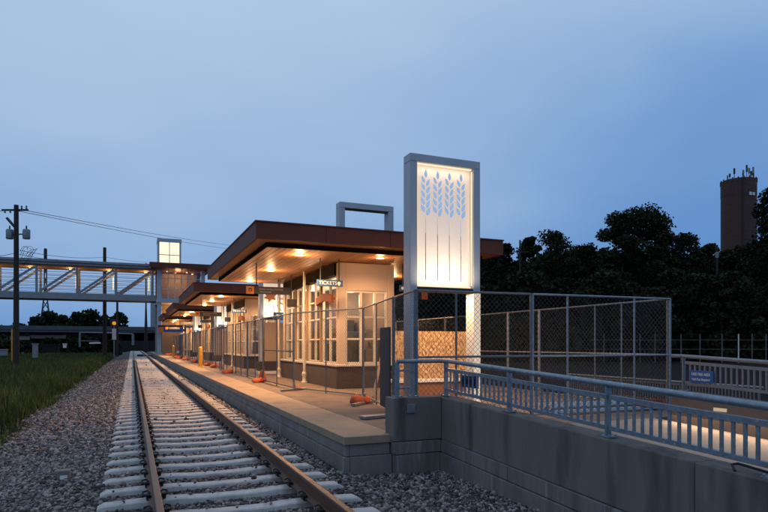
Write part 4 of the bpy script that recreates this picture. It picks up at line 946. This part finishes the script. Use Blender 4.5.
# ------------------------------------------------------------------ trees
def tree(label, px, ytop, hw, d, zb=-.2, n=5200, leaf=.42, group='trees behind the station', trunk_h=.3, name='tree', clump=44, low=0.):
    b = at(px, 344, d); top = at(px, ytop, d).z; rad = hw / 597.3 * d; H = top - zb
    t = thing(name, label, 'tree', (b.x, b.y, zb), group)
    mb = MB(); mb.tube([(b.x, b.y, zb - .3), (b.x + .1, b.y, zb + H * .3), (b.x, b.y + .2, zb + H * .62)], [rad * .075 + .12, rad * .05 + .09, .05], 9)
    for k in range(6):
        a = 2 * pi * k / 6 + random.random(); z = zb + H * random.uniform(.28, .5)
        mb.tube([(b.x, b.y, z), (b.x + rad * .4 * cos(a), b.y + rad * .4 * sin(a), z + H * .14), (b.x + rad * .75 * cos(a), b.y + rad * .75 * sin(a), z + H * .22)], [.12, .08, .03], 6)
    mb.build('trunk', M['bark'], t, smooth=True)
    zc0 = zb + H * low; C = []
    for k in range(clump):
        f = rng.uniform(0, 1); z = zc0 + (top - zc0) * (f ** .8); hfrac = (z - zc0) / (top - zc0)
        rr = rad * (math.sqrt(max(.02, 1 - (max(0, hfrac - .45) / .58) ** 2))) * (.75 + .25 * min(1, hfrac * 2.2)); a = rng.uniform(0, 2 * pi); q = rng.uniform(.35, .95)
        C.append((b.x + rr * q * cos(a), b.y + rr * q * sin(a), min(z, top - rad * .15), rad * rng.uniform(.20, .40)))
    C.append((b.x, b.y, top - rad * .24, rad * .3))
    C = np.array(C); idx = rng.integers(0, len(C), n); dr = rng.normal(size=(n, 3)); dr /= np.linalg.norm(dr, axis=1)[:, None]
    P = C[idx, :3] + dr * (C[idx, 3] * (.35 + .95 * rng.uniform(0, 1, n) ** .75))[:, None] * np.array([1, 1, .75])
    P[:, 2] = np.maximum(P[:, 2], zb + .1)
    Rm = rand_rot(n); sz = leaf * rng.uniform(.5, 1.25, n); base = np.array([(-.5, -.12, 0), (0, -.42, .08), (.55, 0, -.05), (0, .42, .08)])
    V = np.einsum('nij,kj->nki', Rm, base) * sz[:, None, None] + P[:, None]
    g = (rng.uniform(.6, 1.4, len(C))[idx] * rng.uniform(.7, 1.3, n)); tint = np.stack([g * rng.uniform(.85, 1.2, n), g, g * .9], -1)
    fast('crown', V.reshape(-1, 3), np.arange(n * 4).reshape(-1, 4), M['leaf'], t, tint=np.repeat(tint, 4, axis=0))
T = [(500, 245, 22, 82, 'dark tree just right of the nearest canopy'), (529, 238, 15, 78, 'slim dark tree behind the pale utility pole'), (553, 234, 25, 84, 'round crowned dark tree right of the pale utility pole'),
     (583, 247, 22, 80, 'lower dark tree left of the tallest tree'), (618, 216, 22, 76, 'left shoulder tree of the tallest pair'), (642, 208, 30, 80, 'tallest dark tree with broad rounded crown'),
     (665, 236, 20, 74, 'lower tree right of the tallest tree'), (687, 235, 20, 82, 'dark tree left of the brick tower'), (706, 247, 16, 84, 'dark tree just in front of the brick tower left edge'),
     (730, 257, 22, 78, 'dark tree in front of the brick tower'), (752, 246, 18, 72, 'dark tree in front of the brick tower right edge'), (782, 185, 30, 70, 'tall dark tree at the right edge of the picture'),
     (470, 262, 24, 90, 'dark tree behind the wheat pylon'), (435, 268, 22, 92, 'dark tree left of the wheat pylon'), (405, 275, 20, 95, 'dark tree behind the nearest kiosk')]
for px, yt, hw, d, lb in T: tree(lb, px, yt, hw, d, n=24000 if hw > 26 else 14000, leaf=.34, clump=90 if hw > 26 else 50)
for k in range(14):
    px = 492 + k * 23; tree(f'{ORD[k]} dark bushy tree of the lower row behind the fence, counted from left', px, 281 + random.uniform(-9, 9), 19, 64 + random.uniform(-3, 3), n=9000, leaf=.42, group='lower row of bushy trees', clump=60, name='bushy_tree')
for k in range(13):
    px = 392 + k * 31; tree(f'{ORD[k]} dark tree of the rear row filling the gaps, counted from left', px, 258 + random.uniform(-6, 6), 27, 96 + random.uniform(-3, 3), n=9000, leaf=.7, group='rear row of trees', clump=60)
TL = [(36, 318, 9, 205, 'small dark tree far left behind the overpass'), (50, 312, 13, 210, 'dark tree beside the lattice pylon'), (63, 316, 9, 205, 'dark tree right of the lattice pylon'),
      (78, 313, 10, 200, 'dark tree left of the plain pole'), (92, 311, 11, 200, 'dark tree just left of the plain pole'), (103, 316, 9, 205, 'dark tree behind the plain pole'), (118, 313.5, 8.5, 190, 'dark square crowned tree behind the railway signal'),
      (20, 325, 9, 215, 'low dark tree behind the transformer pole'), (5, 327, 10, 215, 'low dark tree at the far left edge')]
for px, yt, hw, d, lb in TL: tree(lb, px, yt, hw, d, zb=-.4, n=2200, leaf=1.1, group='trees behind the overpass', low=.1)
for k in range(16):
    px = -14 + k * 8.2 + random.uniform(-2, 2); 
    tree(f'{ORD[k]} low dark shrub in the grass before the overpass, counted from the left edge', px, 339 + random.uniform(-5, 3), random.uniform(6, 10), random.uniform(100, 140), zb=-.5, n=900, leaf=.7, group='low shrubs before the overpass', clump=16, name='shrub')
# wire fence across the lot
lf = thing('lot_fence', 'thin wire fence on metal stakes in front of the far trees', 'fence', tuple(at(600, 352, 58)))
for k, px in enumerate((604, 622, 640, 655, 681, 700, 722, 738.5, 752, 766)):
    q = at(px, 344, 58); MB().tube([(q.x, q.y, -.3), (q.x, q.y, at(0, 334, 58).z)], .035 if px != 738.5 else .055, 6).build('stake', M['galvl' if px != 738.5 else 'white'], lf)
for z in (1.1, 2.0): MB().tube([(at(590, 344, 58).x, at(590, 344, 58).y, z), (at(790, 344, 58).x, at(790, 344, 58).y, z)], .012, 4).build('wire_strand', M['galvl'], lf)

# ------------------------------------------------------------------ sky and light
w = bpy.data.worlds.new('World'); S.world = w; w.use_nodes = True; nt = w.node_tree; N = nt.nodes; L = nt.links; N.clear()
out = N.new('ShaderNodeOutputWorld'); bg = N.new('ShaderNodeBackground'); 
SUN_EL, SUN_AZ = R(1.0), R(215)
sky = N.new('ShaderNodeTexSky'); sky.sky_type = 'NISHITA'; sky.sun_disc = False; sky.sun_elevation = SUN_EL; sky.sun_rotation = SUN_AZ; sky.air_density = 1.0; sky.dust_density = .6; sky.ozone_density = 3.
bg.inputs[1].default_value = .1; L.new(sky.outputs[0], bg.inputs[0])
# dusk cloud veil: brighter overhead and to the left of the line, clear blue low and to the right
tc = N.new('ShaderNodeTexCoord'); sp = N.new('ShaderNodeSeparateXYZ'); L.new(tc.outputs['Generated'], sp.inputs[0])
def mnode(op, a, b=None, c=None):
    n = N.new('ShaderNodeMath'); n.operation = op
    for k, q in enumerate((a, b, c)):
        if q is None: continue
        if isinstance(q, (int, float)): n.inputs[k].default_value = q
        else: L.new(q, n.inputs[k])
    return n.outputs[0]
az = mnode('MULTIPLY_ADD', sp.outputs[0], CT, mnode('MULTIPLY', sp.outputs[1], -ST))
sm = N.new('ShaderNodeMapRange'); sm.interpolation_type = 'SMOOTHSTEP'; sm.inputs[1].default_value = -.08; sm.inputs[2].default_value = .52; sm.inputs[4].default_value = -.26; L.new(az, sm.inputs[0])
mp = N.new('ShaderNodeMapping'); mp.inputs['Scale'].default_value = (1.0, 1.0, 2.6); mp.inputs['Rotation'].default_value = (R(16), R(-14), 0); L.new(tc.outputs['Generated'], mp.inputs[0])
nz = N.new('ShaderNodeTexNoise'); nz.inputs['Scale'].default_value = 1.9; nz.inputs['Detail'].default_value = 4.; nz.inputs['Roughness'].default_value = .42; nz.inputs['Distortion'].default_value = .3; L.new(mp.outputs[0], nz.inputs['Vector'])
t_ = mnode('ADD', mnode('ADD', sp.outputs[2], sm.outputs[0]), mnode('MULTIPLY_ADD', nz.outputs['Fac'], .46, -.23))
t_ = mnode('MULTIPLY_ADD', t_, 1.25, .16)
cr = N.new('ShaderNodeValToRGB'); cr.color_ramp.interpolation = 'B_SPLINE'; el = cr.color_ramp.elements
el[0].position = 0; el[0].color = (.12, .28, .60, 1); el[1].position = 1; el[1].color = (.44, .585, .78, 1)
for p, c in ((.22, (.163, .325, .635)), (.42, (.285, .455, .72)), (.62, (.39, .535, .755)), (.8, (.435, .60, .82))): e = el.new(p); e.color = (*c, 1)
L.new(t_, cr.inputs[0]); b2g = N.new('ShaderNodeBackground'); L.new(cr.outputs[0], b2g.inputs[0])
ms = N.new('ShaderNodeMixShader'); ms.inputs[0].default_value = .97; L.new(bg.outputs[0], ms.inputs[1]); L.new(b2g.outputs[0], ms.inputs[2]); L.new(ms.outputs[0], out.inputs[0])
sl_ = bpy.data.lights.new('sun', 'SUN'); sl_.energy = .05; sl_.angle = R(12); sl_.color = (1., .88, .8); so_ = bpy.data.objects.new('sun', sl_); COL.objects.link(so_)
so_.rotation_euler = Vector((sin(SUN_AZ), cos(SUN_AZ), 0.14)).to_track_quat('Z', 'Y').to_euler()

S.view_settings.view_transform = 'Standard'; S.view_settings.look = 'None'; S.view_settings.gamma = 1; S.view_settings.exposure = 0; S.view_settings.use_curve_mapping = False
S.cycles.sample_clamp_indirect = 3.; S.cycles.sample_clamp_direct = 0; S.cycles.max_bounces = 6; S.cycles.transparent_max_bounces = 24; S.cycles.use_denoising = True; S.cycles.caustics_reflective = False; S.cycles.caustics_refractive = False
